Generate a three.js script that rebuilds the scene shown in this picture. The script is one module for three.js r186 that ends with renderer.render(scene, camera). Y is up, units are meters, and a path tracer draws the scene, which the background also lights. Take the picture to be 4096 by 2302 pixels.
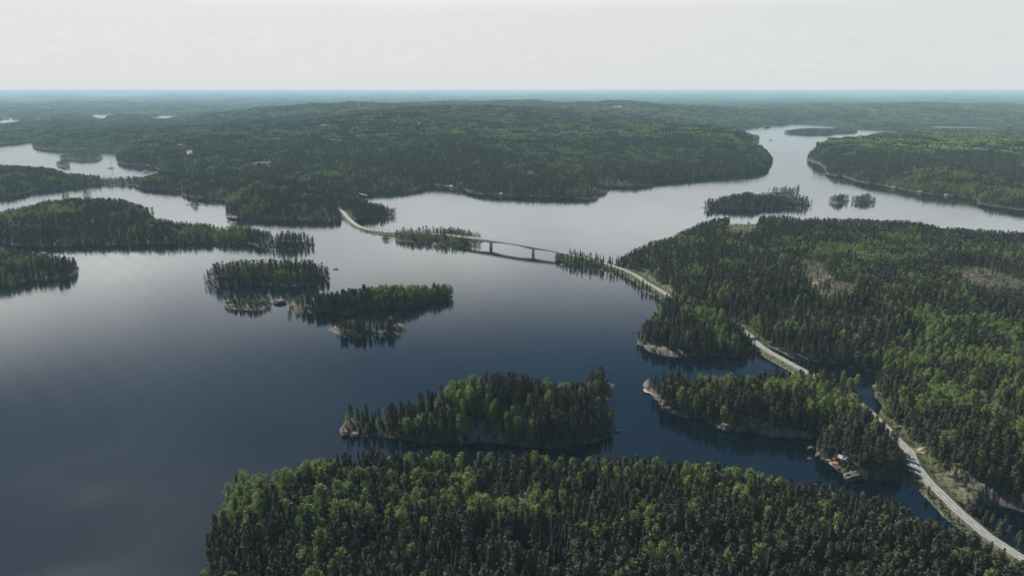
import * as THREE from 'three';
import { mergeGeometries } from 'three/addons/utils/BufferGeometryUtils.js';
import { createNoise2D, createNoise3D } from 'simplex-noise';

// ---------------------------------------------------------------- camera, sky, sun, exposure
const EYE = 200, F = 2779, PITCH = 0.2762;                 // metres above the lake; focal length in pixels of a 4096 x 2302 frame
const scene = new THREE.Scene();
const camera = new THREE.PerspectiveCamera(2 * Math.atan(1151 / F) * 180 / Math.PI, 4096 / 2302, 1, 200000);
camera.position.set(0, EYE, 0);
camera.lookAt(0, EYE - Math.tan(PITCH) * 100, -100);
const renderer = new THREE.WebGLRenderer({ antialias: true });
renderer.toneMapping = THREE.LinearToneMapping;
renderer.toneMappingExposure = 1.5;
renderer.shadowMap.enabled = true;

const SUN_AZ = -0.62, SUN_EL = 0.72;                        // to the left of straight ahead, high
const sunDir = new THREE.Vector3(Math.sin(SUN_AZ) * Math.cos(SUN_EL), Math.sin(SUN_EL), -Math.cos(SUN_AZ) * Math.cos(SUN_EL));
const sun = new THREE.DirectionalLight(new THREE.Color().setRGB(1, 0.93, 0.81), 5);
sun.position.copy(sunDir).multiplyScalar(3000); sun.castShadow = true;
sun.shadow.camera.left = -1500; sun.shadow.camera.right = 1500; sun.shadow.camera.top = 1500; sun.shadow.camera.bottom = -1500; sun.shadow.camera.far = 8000;
sun.shadow.mapSize.set(4096, 4096);
scene.add(sun); scene.add(sun.target);

let seed = 7;
const rnd = () => { seed = (seed + 0x6d2b79f5) | 0; let t = Math.imul(seed ^ (seed >>> 15), 1 | seed); t = (t + Math.imul(t ^ (t >>> 7), 61 | t)) ^ t; return ((t ^ (t >>> 14)) >>> 0) / 4294967296; };
const rr = (a, b) => a + (b - a) * rnd();
const n2 = createNoise2D(rnd), n2b = createNoise2D(rnd), n3 = createNoise3D(rnd);
const clamp = THREE.MathUtils.clamp, lerp = THREE.MathUtils.lerp;
const ss = (a, b, x) => { const t = clamp((x - a) / (b - a), 0, 1); return t * t * (3 - 2 * t); };
const fbm = (x, y, o, f = n2) => { let s = 0, a = 0.5; for (let i = 0; i < o; i++) { s += a * f(x, y); x = x * 2.03 + 17.1; y = y * 2.03 - 9.7; a *= 0.5; } return s; };

{ // the sky: a pale haze low down, a bright band added above the view to light the water, clearing to a dull blue overhead, a soft glow round the sun, thin streaks of cloud low on the left
  const W = 2048, H = 1024, data = new Float32Array(W * H * 4);
  for (let j = 0; j < H; j++) {
    const e = ((j + 0.5) / H - 0.5) * Math.PI, y = Math.sin(e), d = Math.max(0, e) * 180 / Math.PI;
    const t = ss(11.5, 22.5, d), t2 = ss(30, 85, d);
    for (let i = 0; i < W; i++) {
      const a = ((i + 0.5) / W - 0.5) * 2 * Math.PI, x = Math.cos(a) * Math.cos(e), z = Math.sin(a) * Math.cos(e);
      const c = clamp(x * sunDir.x + y * sunDir.y + z * sunDir.z, -1, 1), g = Math.acos(c) * 180 / Math.PI;
      const glow = 0.9 * Math.exp(-g / 8) + 0.42 * Math.exp(-g / 24), blue = ss(20, 80, g), away = ss(78, 140, g), bank = ss(5.5, 11, d) * (1 - ss(12, 20, d)) * (1 - 0.8 * away);  // bank is the added bright band; away dims the sky to cut fill
      let r = lerp(lerp(0.725, 0.022, t), 0.025, t2), gr = lerp(lerp(0.735, 0.122, t), 0.10, t2), b = lerp(lerp(0.742, 0.29, t), 0.25, t2);
      const near = 1 - t, dull = 1 - 0.42 * away; r *= dull; gr *= dull; b *= dull;
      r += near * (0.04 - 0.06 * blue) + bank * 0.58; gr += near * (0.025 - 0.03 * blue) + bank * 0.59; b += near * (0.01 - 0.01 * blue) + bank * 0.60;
      r += glow * ss(0, 14, d); gr += glow * 0.96 * ss(0, 14, d); b += glow * 0.9 * ss(0, 14, d);
      if (d > 0.6 && d < 9) {
        const az = Math.atan2(x, -z), band = ss(0.8, 2.2, d) * (1 - ss(3.6, 5.5, d));
        const s = fbm(az * 26, d * 2.1, 4) + 0.35 * fbm(az * 7 + 5, d * 0.5, 2, n2b);
        const wisp = band * ss(0.05, 0.5, s) * 0.035 + (fbm(az * 5, d * 0.35, 3, n2b)) * 0.007;
        r += wisp; gr += wisp; b += wisp * 0.9;
      }
      if (d > 6) { const az = Math.atan2(x, -z), soft = 1 + 0.34 * ss(6.6, 12, d) * (1 - ss(35, 60, d)) * fbm(az * 2.6 + 3, d / 8, 4, n2b); r *= soft; gr *= soft; b *= 0.3 + 0.7 * soft; }
      const k = (j * W + i) * 4; data[k] = r / 1.5; data[k + 1] = gr / 1.5; data[k + 2] = b / 1.5; data[k + 3] = 1;
    }
  }
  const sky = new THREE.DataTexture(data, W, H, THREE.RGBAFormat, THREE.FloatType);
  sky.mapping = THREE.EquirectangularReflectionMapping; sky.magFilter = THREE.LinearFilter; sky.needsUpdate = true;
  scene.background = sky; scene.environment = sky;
}
scene.fog = new THREE.FogExp2(new THREE.Color().setRGB(0.54, 0.81, 0.95), 0.000066);

// ---------------------------------------------------------------- helpers
const numbers = {};
function named(name) { const n = (numbers[name] = (numbers[name] ?? -1) + 1); return n ? name + '_' + String(n).padStart(3, '0') : name; }
function tag(o, label, category, group, kind) {
  if (label) o.userData.label = label; if (category) o.userData.category = category; if (group) o.userData.group = group; if (kind) o.userData.kind = kind; return o;
}
function thing(name, label, category, pos, turn = 0, group, kind) {
  const o = new THREE.Group(); o.name = named(name); o.position.set(...pos); o.rotation.y = turn; scene.add(o); return tag(o, label, category, group, kind);
}
function shade(m) { m.castShadow = true; m.receiveShadow = true; return m; }
function part(name, geo, mat, parent) { const m = shade(new THREE.Mesh(geo, mat)); m.name = name; parent.add(m); return m; }
function solo(name, geo, mat, label, category, group, kind) { const m = shade(new THREE.Mesh(geo, mat)); m.name = named(name); scene.add(m); return tag(m, label, category, group, kind); }
const std = (r, g, b, rough = 0.9, extra = {}) => new THREE.MeshStandardMaterial({ color: new THREE.Color().setRGB(r, g, b), roughness: rough, ...extra });
// the point on the level y = h that a pixel of the 4096 x 2302 frame looks at
function at(px, py, h = 0) {
  const nx = (px - 2048) / F, ny = (1151 - py) / F, dy = ny * Math.cos(PITCH) - Math.sin(PITCH), dz = -(Math.cos(PITCH) + ny * Math.sin(PITCH));
  const t = (h - EYE) / dy; return [nx * t, dz * t];
}
// surveyed sheets: origin and scale of each
const SHEET = { O: [0, 0, 1.59], A: [0, 340, .5525], B: [1300, 340, .5525], C: [2696, 340, .5525], D: [800, 950, .427], E: [2200, 850, .4835], F: [2996, 1250, .7266], G: [1300, 1400, .623], H: [600, 1700, .4157],
  a: [0, 600, .3108], b: [800, 600, .3108], c: [2700, 680, .3108], d: [3296, 700, .3108], e: [3000, 1050, .4255], g: [0, 1000, .3108], i: [0, 360, .2717], j: [1340, 800, .2329], r: [1800, 880, .2329], k: [2550, 1420, .2329],
  l: [3150, 1650, .2072], m: [3600, 1700, .4158], n: [1400, 1900, .3108], S: [0, 0, 1] };
const pt = (s, x, y, h = 0) => at(SHEET[s][0] + x * SHEET[s][2], SHEET[s][1] + y * SHEET[s][2], h);
// P('A', [x, y], [x, y, h], ...): a run of surveyed points
const P = (s, ...list) => list.map(([x, y, h]) => pt(s, x, y, h ?? 0));

// ---------------------------------------------------------------- the shores
const LANDS = [];                                            // index 0: everything that is not lake
function land(name, label, pts, o = {}) {
  let x0 = 1e9, x1 = -1e9, z0 = 1e9, z1 = -1e9;
  for (const [x, z] of pts) { x0 = Math.min(x0, x); x1 = Math.max(x1, x); z0 = Math.min(z0, z); z1 = Math.max(z1, z); }
  const L = { name, label, pts, box: [x0, x1, z0, z1], hill: 8, slope: 0.4, rocky: 0.3, birch: 0, dense: 1, tall: 1, ...o }; LANDS.push(L); return L;
}
function poly(pts) { const L = land('', '', pts); LANDS.pop(); return L; }
land('hills', 'hazy forested hills and far shore stretching to the horizon behind the lake', [[0, 0]], { hill: 12, slope: 0.25, rocky: 0.25 });

// the main lake, its far shore traced from left to right, then carried round behind the camera
const mainLake = poly([
  [-6000, -1500],
  ...P('A', [-900, 840], [-200, 815], [0, 806], [60, 803], [130, 795], [190, 778], [230, 760], [300, 748], [420, 738], [520, 728], [620, 718], [720, 714], [850, 713], [970, 717], [1000, 740], [1100, 745], [1200, 748], [1310, 752], [1327, 775], [1330, 803], [1400, 812], [1500, 816], [1600, 826], [1640, 835],
    [1645, 850, 9], [1632, 875], [1630, 920], [1640, 948], [1700, 955], [1800, 960], [1900, 958], [2000, 962], [2100, 968], [2200, 974], [2330, 978], [2440, 980], [2486, 974]),
  ...P('B', [150, 965], [215, 975], [290, 962], [370, 958], [450, 952], [505, 940], [534, 915], [500, 886, 11], [440, 868, 13], [370, 856, 13], [300, 838, 13], [255, 822, 12], [215, 806, 6], [235, 786], [290, 782], [400, 777], [500, 771], [620, 765], [710, 748], [742, 727], [800, 726], [850, 728], [920, 742], [1000, 752], [1060, 776], [1130, 790], [1250, 799], [1400, 803], [1550, 806], [1680, 808], [1780, 812], [1850, 822], [1920, 827], [1982, 815], [1965, 795], [2000, 784], [2052, 772], [2040, 757], [1965, 742], [1955, 722], [2020, 721], [2120, 726], [2250, 730], [2330, 727], [2400, 722], [2320, 710], [2380, 697], [2450, 692]),
  ...P('C', [0, 686], [150, 672], [350, 654], [550, 641], [670, 630], [688, 608], [684, 585], [708, 562], [713, 548], [690, 522, 8], [660, 505, 9], [640, 470, 20], [590, 430, 24], [520, 402, 12], [500, 397], [560, 393], [622, 388], [630, 374, 5], [590, 355, 18], [520, 338, 20], [460, 318, 6], [455, 311], [540, 304], [640, 292], [720, 276], [800, 273], [870, 270], [905, 262], [980, 265], [1100, 280], [1250, 296], [1330, 303], [1500, 308], [1680, 315],
    [1640, 322, 14], [1560, 336, 16], [1420, 352, 20], [1270, 396, 18], [1180, 430, 18], [1120, 448, 18], [1050, 468, 16], [1000, 486, 14], [972, 504, 10], [969, 545], [1010, 553], [1060, 572], [1088, 600], [1110, 645], [1160, 652], [1215, 655], [1300, 690], [1400, 710], [1500, 722], [1590, 744], [1700, 762], [1850, 788], [2000, 800], [2120, 812], [2200, 824], [2205, 858], [2300, 874], [2400, 888], [2534, 905], [2700, 930], [3000, 980]),
  [4200, -1500], [4200, 800], [-6000, 800]]);
const westLake = poly([...P('A', [-300, 435], [0, 422], [150, 411], [260, 398], [335, 394], [300, 403], [262, 412], [232, 436], [240, 452], [300, 460], [400, 465], [560, 467], [600, 458], [720, 461], [842, 463], [838, 480], [835, 500], [842, 540], [850, 566], [930, 573], [1050, 579], [1125, 588], [1140, 610], [1250, 624], [1350, 631], [1490, 634],
  [1490, 640, 8], [1400, 640, 12], [1300, 645, 12], [1200, 647, 12], [1100, 655, 12], [1020, 668, 12], [985, 690, 5], [950, 704], [850, 702], [800, 690, 5], [700, 681, 5], [600, 670, 5], [520, 666, 6], [512, 640, 16], [450, 605, 18], [380, 585, 22], [250, 572, 26], [150, 558, 28], [0, 572, 24], [-300, 590, 20])]);
const ponds = [mainLake, westLake,
  poly(P('C', [1765, 304], [1820, 288], [2000, 289], [2200, 293], [2345, 296], [2320, 304, 14], [2200, 304, 16], [2050, 304, 16], [1900, 306, 14])),
  poly(P('i', [-400, 380], [0, 379], [130, 385], [180, 400], [250, 398], [290, 452, 10], [150, 462, 19], [0, 470, 19], [-400, 480, 19], [-400, 432], [0, 432], [120, 418], [60, 405], [-400, 406])),
  poly(P('i', [470, 440], [490, 416], [560, 415], [635, 430], [560, 438, 14])), poly(P('i', [1310, 350], [1400, 348], [1560, 347], [1700, 342], [1748, 350], [1660, 362, 10], [1560, 370, 13], [1520, 402, 19], [1400, 388, 19], [1330, 372, 12])),
  poly(P('i', [2210, 393], [2290, 370], [2400, 366], [2580, 364], [2720, 372], [2560, 388, 13], [2430, 400, 19], [2270, 406, 15])), poly(P('i', [1390, 66], [1600, 63], [1850, 61], [2050, 65], [1900, 75, 6], [1700, 86, 12], [1560, 82, 12])),
  poly(P('i', [250, 150], [350, 148], [490, 153], [420, 163, 6], [290, 160, 5])), poly(P('i', [5, 86], [90, 86], [125, 91], [60, 98, 5], [5, 96, 5])), poly(P('i', [1145, 355], [1195, 354], [1190, 362], [1150, 363])),
  poly(P('b', [1003, 410], [1020, 392], [1060, 386], [1095, 400], [1085, 425], [1060, 446], [1030, 442])), poly(P('C', [520, 95], [620, 94], [620, 99], [520, 100])), poly(P('C', [1315, 75], [1370, 74], [1370, 80], [1315, 81])), poly(P('C', [1460, 75], [1540, 75], [1540, 80], [1460, 81])),
  poly(P('B', [960, 72], [1010, 71], [1010, 77], [960, 78]))];
LANDS[0].lakes = ponds;

land('headland', 'dense wooded headland of pines and bright birches filling the foreground', [...P('S', [700, 2700], [815, 2330], [832, 2225], [850, 2150], [895, 2060], [930, 1990], [965, 1945]), ...P('S', [1010, 1925, 7], [1060, 1900, 10], [1150, 1878, 13], [1240, 1852, 13], [1320, 1832, 13], [1420, 1812, 13], [1530, 1800, 14], [1750, 1796, 15], [2000, 1798, 15], [2230, 1802, 15], [2550, 1812, 15], [2720, 1828, 14], [2950, 1855, 13], [3100, 1892, 13], [3260, 1940, 12], [3420, 1988, 11], [3540, 2030, 10], [3700, 2085, 10], [3850, 2140, 10], [4000, 2215, 10], [4200, 2330, 7]), [330, -120], [-100, -80]], { hill: 9, slope: 0.5, rocky: 0.12, birch: 0.12 });
land('shore', 'wide forested shore with clearings filling the right side of the lake', [
  ...P('E', [72, 432], [180, 442], [350, 457], [470, 480], [500, 512], [590, 520], [680, 555], [735, 600], [750, 640], [810, 668], [880, 692], [935, 738], [955, 765], [930, 800], [900, 840], [850, 905], [800, 955], [735, 1040], [718, 1085], [745, 1097], [780, 1122], [850, 1152], [930, 1176], [1000, 1186], [1170, 1188], [1350, 1190], [1520, 1194], [1680, 1180], [1760, 1150]),
  ...P('F', [100, 185], [170, 210], [240, 250], [330, 266], [450, 276], [560, 300], [640, 316], [740, 338], [735, 360], [695, 385], [690, 430], [705, 480], [740, 520], [722, 550], [712, 575], [770, 650], [840, 720], [900, 770], [905, 840], [960, 900], [1020, 960], [1080, 990], [1160, 1040], [1240, 1082], [1300, 1060], [1360, 1052], [1514, 1092], [1700, 1130]),
  ...P('S', [4700, 2000], [5600, 1500], [5200, 1200], [4500, 960, 16], [4096, 917, 20], [3990, 912, 20], [3880, 905, 20], [3785, 898, 20], [3745, 884, 22], [3690, 866, 26], [3640, 850, 28], [3585, 842, 28], [3520, 858, 24], [3360, 866, 20], [3240, 866, 20], [3130, 855, 22], [3060, 846, 24], [2960, 846, 24], [2860, 852, 22], [2750, 886, 20], [2696, 914, 19]),
  ...P('E', [1000, 158, 18], [920, 184, 18], [800, 206, 18], [740, 252, 17], [690, 278, 17], [640, 303, 16], [600, 330, 15], [550, 338, 15], [450, 326, 15], [350, 322, 15], [250, 310, 15], [140, 305, 15])], { hill: 10, slope: 0.35, rocky: 0.1, birch: 0.08 });
land('peninsula', 'wooded rocky peninsula in front of the road on the right, cottage on its tip', [
  ...P('k', [120, 470], [105, 540], [200, 640], [300, 730], [330, 790], [420, 890], [530, 950], [640, 990], [800, 1050], [950, 1080], [1200, 1160], [1380, 1230], [1480, 1270], [1620, 1300], [1750, 1320], [1920, 1330], [2100, 1330]),
  ...P('F', [60, 668], [150, 680], [270, 692], [390, 700], [405, 730], [370, 770], [390, 797], [435, 818], [480, 862], [520, 882], [560, 900], [640, 914], [740, 922], [850, 926], [920, 915], [900, 860], [850, 800], [820, 740], [760, 670], [700, 610], [660, 560], [640, 500], [600, 440], [540, 405], [480, 400], [440, 395]),
  ...P('k', [2540, 330, 14], [2400, 240, 16], [2200, 250, 16], [2050, 250, 16], [1950, 330, 16], [1700, 370, 13], [1500, 350, 13], [1400, 360, 13], [1250, 440, 11], [1020, 520, 6], [930, 350, 13], [800, 320, 14], [700, 290, 14], [500, 260, 14], [350, 280, 14], [280, 330, 12], [240, 420, 4], [190, 410])], { hill: 7, slope: 0.7, rocky: 0.15, birch: 0.1, tall: 1.1 });
const ISL = (label, pts, o) => land('island', label, pts, { hill: 7, slope: 0.45, rocky: 0.4, ...o });
ISL('large wooded island with a domed hilltop just beyond the foreground headland', P('G', [95, 520], [110, 542], [190, 553], [230, 550], [320, 550], [420, 556], [540, 576], [650, 586], [800, 592], [1000, 592], [1200, 602], [1300, 616], [1380, 626], [1550, 626], [1680, 602], [1785, 570], [1830, 552], [1888, 521], [1850, 500], [1812, 470], [1795, 400], [1800, 335], [1842, 292], [1835, 262], [1862, 232], [1858, 216], [1815, 209], [1720, 209], [1640, 222, 12], [1560, 205, 17], [1450, 205, 18], [1350, 185, 20], [1150, 165, 22], [1000, 170, 21], [860, 208, 18], [740, 270, 14], [620, 330, 11], [500, 390, 8], [380, 415, 7], [250, 430, 6], [190, 462], [130, 475], [105, 495]), { hill: 17, slope: 0.8, rocky: 0.12, birch: 0.08, tall: 1.05 });
ISL('long wooded island, its pale rock dome near the right end, left of the bridge', [...P('a', [-900, 1180], [0, 1190], [200, 1222], [450, 1225], [700, 1225], [1000, 1218], [1400, 1215], [1800, 1200], [2200, 1195], [2574, 1190]), ...P('b', [150, 1188], [400, 1192], [620, 1200], [720, 1240], [850, 1255], [1000, 1258], [1200, 1255], [1380, 1246], [1470, 1222], [1490, 1190], [1480, 1140, 6], [1440, 1090, 12], [1320, 1060, 14], [1200, 1048, 15], [1080, 1035, 17], [960, 1000, 19], [850, 968, 20], [740, 960, 18], [680, 1010, 12], [600, 985, 8], [480, 990, 10], [350, 995, 14], [260, 985, 15], [120, 940, 15], [0, 920, 15]), ...P('a', [2350, 920, 14], [2150, 895, 14], [2000, 878, 12], [1900, 862, 3], [1940, 825], [1985, 798], [1920, 760, 8], [1850, 700, 12], [1720, 665, 14], [1600, 622, 16], [1400, 614, 17], [1200, 610, 17], [1000, 625, 16], [780, 645, 17], [500, 655, 18], [380, 690, 16], [200, 740, 15], [0, 790, 15], [-900, 960, 15])], { hill: 9, slope: 0.35, rocky: 0.12, birch: 0.12 });
ISL('dark wooded island cut off by the left edge of the picture', P('g', [-900, 480], [-300, 470], [0, 450], [80, 458], [190, 445], [300, 405], [450, 375], [600, 362], [720, 368], [850, 355], [950, 310], [1000, 250], [1012, 190], [1000, 130, 9], [960, 75, 13], [860, 45, 15], [740, 50, 14], [600, 10, 15], [350, -20, 15], [100, -50, 15], [-900, -80, 15]), { hill: 8, slope: 0.45, rocky: 0.3, birch: 0.15 });
ISL('mid sized wooded island, bright birches on its crest, left of the centre', P('D', [45, 418], [65, 440], [150, 447], [300, 442], [420, 434], [560, 436], [680, 446], [800, 461], [900, 456], [1000, 448], [1100, 434], [1190, 410], [1240, 370], [1258, 320], [1285, 296], [1252, 285, 5], [1225, 265, 14], [1150, 225, 16], [1050, 205, 17], [920, 200, 18], [780, 200, 18], [650, 200, 18], [520, 205, 18], [400, 205, 17], [330, 215, 16], [260, 262, 12], [190, 310, 8], [110, 360, 4], [60, 398, 1]), { hill: 8, slope: 0.5, rocky: 0.25, birch: 0.12, tall: 1.15 });
ISL('small rocky islet with a few pines, left of the longer island', P('D', [222, 608], [236, 648], [300, 670], [400, 674], [500, 682], [560, 680], [620, 664], [665, 640], [708, 602], [650, 590], [560, 592], [450, 585], [330, 578], [270, 578], [235, 590]), { hill: 4, slope: 0.5, rocky: 0.8, dense: 0.6, tall: 0.55 });
ISL('elongated wooded island with pale rocks at its left end, mid lake', P('D', [805, 655], [850, 680], [940, 702], [1050, 710], [1200, 697], [1310, 717], [1400, 717], [1445, 692], [1560, 670], [1700, 670], [1800, 657], [1950, 662], [2050, 632], [2150, 602], [2250, 590], [2350, 562], [2396, 540], [2380, 505, 5], [2290, 465, 8], [2150, 458, 10], [2000, 460, 11], [1850, 465, 12], [1700, 470, 12], [1550, 505, 9], [1400, 525, 9], [1270, 520, 11], [1100, 535, 12], [950, 550, 11], [880, 575, 7], [820, 600, 3]), { hill: 5, slope: 0.4, rocky: 0.25, birch: 0.1, tall: 1.12 });
ISL('small island ringed by pale bare rock, nearest of the four in mid lake', P('D', [1195, 862], [1220, 882], [1300, 908], [1420, 918], [1480, 932], [1540, 936], [1610, 920], [1680, 902], [1760, 917], [1825, 922], [1860, 905], [1835, 878], [1895, 882], [1950, 866], [1948, 838], [1895, 818], [1820, 815], [1760, 822, 3], [1700, 800, 8], [1600, 780, 9], [1480, 770, 9], [1400, 800, 7], [1340, 835, 2], [1260, 840]), { hill: 3.5, slope: 0.35, rocky: 0.4, dense: 1, tall: 0.9 });
ISL('wooded bridge island that carries the road to the west end of the bridge', P('B', [505, 1100], [522, 1127], [600, 1133], [700, 1138], [770, 1142], [800, 1160], [870, 1164], [960, 1166], [1020, 1162], [1070, 1150], [1095, 1140], [1162, 1144], [1130, 1128], [1080, 1118], [1030, 1100], [960, 1080, 2], [880, 1070, 4], [800, 1070, 4], [700, 1060, 4], [600, 1056, 5], [540, 1062, 3], [505, 1075]), { hill: 4, slope: 0.35, rocky: 0.25, birch: 0.25, tall: 0.9 });
ISL('tiny islet with one clump of trees beside the causeway bend', P('j', [760, 664], [790, 676], [880, 680], [950, 674], [1010, 668], [1010, 655], [940, 648], [850, 646], [790, 652]), { hill: 1, slope: 0.3, rocky: 0.6, tall: 0.55 });
ISL('flat wooded island with pale rock ledges along its front, beyond the right shore', P('c', [320, 470], [345, 492], [450, 500], [540, 500], [640, 498], [760, 500], [880, 498], [1000, 508], [1120, 508], [1130, 480], [1250, 470], [1360, 472], [1420, 460], [1560, 462], [1700, 468], [1790, 452], [1785, 432], [1760, 400, 6], [1690, 350, 13], [1600, 330, 14], [1450, 322, 14], [1250, 305, 15], [1000, 296, 15], [850, 296, 15], [660, 315, 15], [560, 340, 14], [450, 385, 12], [360, 395, 12], [330, 430, 5]), { hill: 5, slope: 0.3, rocky: 0.6, birch: 0.1 });
ISL('small island with a dark rock face, behind the flat ledged island', P('c', [1112, 270], [1140, 285], [1250, 296], [1400, 303], [1530, 300], [1590, 270], [1612, 260], [1570, 250], [1540, 215, 10], [1450, 202, 13], [1300, 190, 15], [1180, 195, 14], [1120, 230, 9]), { hill: 5, slope: 0.35, rocky: 0.7 });
ISL('left one of two small wooded islets side by side in the right channel', P('d', [42, 330], [95, 345], [110, 366], [180, 372], [240, 366], [290, 344], [345, 342], [325, 325], [300, 305, 3], [240, 300, 3], [160, 305, 3], [100, 322]), { hill: 3, slope: 0.3, rocky: 0.8, tall: 0.9 });
ISL('right one of two small wooded islets side by side in the right channel', P('d', [350, 342], [400, 356], [480, 362], [560, 364], [640, 364], [682, 358], [660, 340], [620, 318, 3], [560, 306, 3], [470, 305, 3], [400, 312, 3], [360, 330]), { hill: 4, slope: 0.3, rocky: 0.7, tall: 0.9 });
ISL('oval wooded island in the far left lake', P('a', [712, 85], [740, 102], [850, 115], [1000, 122], [1150, 120], [1280, 112], [1340, 98], [1335, 60, 10], [1270, 35, 13], [1100, 30, 14], [900, 32, 14], [780, 45, 12], [720, 60, 10]), { hill: 2.5, slope: 0.2, rocky: 0.2, birch: 0.2, tall: 0.72 });
ISL('little tufted islet just below the oval island in the far left lake', P('a', [718, 192], [760, 206], [840, 208], [910, 200], [910, 192], [860, 184], [790, 180], [725, 182]), { hill: 2, slope: 0.2, rocky: 0.6, tall: 0.8 });
ISL('bare flat skerry with a navigation mast in the far left lake', P('a', [1358, 237], [1420, 244], [1500, 236], [1470, 229], [1390, 228]), { hill: 2, slope: 0.2, rocky: 1, dense: 0.05, tall: 0.4 });
ISL('tiny islet with five trees in the far left lake', P('a', [1815, 272], [1870, 280], [1935, 272], [1900, 264], [1840, 264]), { hill: 1.5, slope: 0.2, rocky: 0.8, tall: 0.7 });
ISL('clump of trees on an islet half hidden behind the long left island', P('a', [1000, 600], [1100, 612], [1230, 600], [1225, 580, 4], [1150, 570, 4], [1010, 580, 4]), { hill: 3, slope: 0.3, rocky: 0.4 });
ISL('single tuft islet half hidden behind the crest of the long left island', P('a', [780, 636], [840, 644], [905, 634], [880, 625], [800, 625]), { hill: 2, slope: 0.3, rocky: 0.4, tall: 0.9 });
ISL('low rocky islet with scattered pines in the middle of the left channel', [...P('a', [2375, 702], [2420, 713], [2500, 715], [2574, 708]), ...P('b', [40, 702], [75, 697], [30, 690], [-60, 682]), ...P('a', [2440, 690])], { hill: 3, slope: 0.25, rocky: 0.9, dense: 0.45, tall: 0.75 });
ISL('bare humped rock islet against the wooded point in the left channel', P('b', [290, 858], [380, 865], [420, 873], [505, 862], [490, 848], [430, 838], [380, 846]), { hill: 2.5, slope: 0.3, rocky: 1, dense: 0.05, tall: 0.4 });
ISL('long flat bare skerry in the left channel', P('b', [332, 925], [400, 936], [488, 932], [460, 920], [400, 916], [345, 914]), { hill: 1.2, slope: 0.25, rocky: 1, dense: 0 });
ISL('long low wooded island in the far right lake', P('C', [788, 342], [850, 348], [905, 347], [1000, 351], [1160, 351], [1170, 340], [1250, 341], [1355, 334], [1350, 322, 8], [1270, 312, 14], [1170, 316, 10], [1100, 316, 14], [1000, 312, 15], [930, 316, 13], [850, 328, 10]), { hill: 5, slope: 0.15, rocky: 0.2 });
ISL('leftmost round islet off the shore of the far right lake', P('C', [538, 303], [560, 306], [581, 303], [575, 297, 0], [545, 297]), { hill: 2, slope: 0.2 });
ISL('second round islet, the widest, off the shore of the far right lake', P('C', [647, 303], [670, 306], [697, 303], [690, 296], [655, 296]), { hill: 2, slope: 0.2 });
ISL('pin sized islet between two round islets in the far right lake', P('C', [604, 298], [610, 300], [617, 298], [611, 295]), { hill: 1, slope: 0.2 });
ISL('lone dot islet right of the round islets in the far right lake', P('C', [770, 296], [779, 298], [788, 296], [779, 294]), { hill: 1, slope: 0.2, tall: 0.8 });
ISL('tiny dark skerry in the middle of the far right lake', P('C', [686, 400], [702, 404], [719, 400], [702, 397]), { hill: 2, slope: 0.2, rocky: 0.9, dense: 0.5, tall: 0.5 });

// the road: height above the lake at each point; the stretch between the two marked ends is the bridge
const roadRaw = [
  ['A', 2380, 870, 5], ['B', 85, 895, 4], ['j', 130, 195, 3], ['j', 190, 270, 2.6], ['j', 260, 340, 2.4], ['j', 340, 405, 2.4], ['j', 430, 455, 2.4], ['j', 540, 492, 2.4], ['j', 680, 520, 2.6], ['j', 860, 540, 3], ['j', 1030, 552, 3.6], ['j', 1250, 560, 4.4], ['j', 1450, 567, 5.4], ['j', 1650, 574, 6.6], ['j', 1850, 586, 7.8], ['j', 2000, 598, 8.6],
  ['r', 100, 272, 9], ['r', 400, 305, 9.6], ['r', 695, 340, 9.9], ['r', 1000, 384, 10], ['r', 1423, 452, 9.6], ['r', 1700, 503, 8.6], ['r', 1880, 542, 7.6],
  ['E', 190, 352, 6], ['E', 300, 377, 5], ['E', 400, 402, 4.4], ['E', 470, 423, 4], ['E', 560, 453, 4], ['E', 640, 482, 4], ['E', 720, 522, 4], ['E', 790, 571, 4.2], ['E', 850, 604, 4.4], ['E', 920, 644, 4.6], ['E', 990, 692, 4.8], ['E', 1040, 722, 5], ['E', 1150, 770, 5.5], ['E', 1280, 822, 6], ['E', 1430, 880, 6], ['E', 1560, 950, 5.5], ['E', 1680, 1035, 4.5],
  ['F', 30, 150, 3], ['F', 85, 196, 2.6], ['F', 200, 262, 2.5], ['F', 330, 333, 2.5], ['F', 400, 372, 2.6], ['F', 460, 402, 3], ['F', 540, 450, 3.6], ['F', 620, 510, 4], ['F', 690, 570, 4], ['F', 735, 612, 4], ['F', 790, 670, 4], ['F', 845, 725, 4], ['F', 885, 765, 3.8], ['F', 905, 815, 3.4], ['F', 950, 882, 3], ['F', 1000, 940, 2.8], ['F', 1050, 987, 2.8], ['F', 1150, 1087, 2.8], ['F', 1250, 1172, 2.8], ['F', 1310, 1222, 2.8], ['F', 1400, 1282, 2.8], ['F', 1490, 1340, 3], ['F', 1600, 1410, 3]];
const roadCurve = new THREE.CatmullRomCurve3(roadRaw.map(([s, x, y, h]) => { const [a, b] = pt(s, x, y, h); return new THREE.Vector3(a, h, b); }), false, 'centripetal');
const ROADN = 900, road = roadCurve.getSpacedPoints(ROADN);
const nearestRoad = (x, z) => { let best = 1e9, k = 0; road.forEach((p, i) => { const d = (p.x - x) ** 2 + (p.z - z) ** 2; if (d < best) { best = d; k = i; } }); return k; };
const br0 = nearestRoad(...pt('r', 130, 276, 9)), br1 = nearestRoad(...pt('r', 1890, 545, 7.5));
const onBridge = (i) => i > br0 && i < br1;
const roadCells = new Map();                                 // road points by 32 m cell
road.forEach((p, i) => { const key = Math.floor(p.x / 32) + ',' + Math.floor(p.z / 32); (roadCells.get(key) ?? roadCells.set(key, []).get(key)).push(i); });
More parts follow.
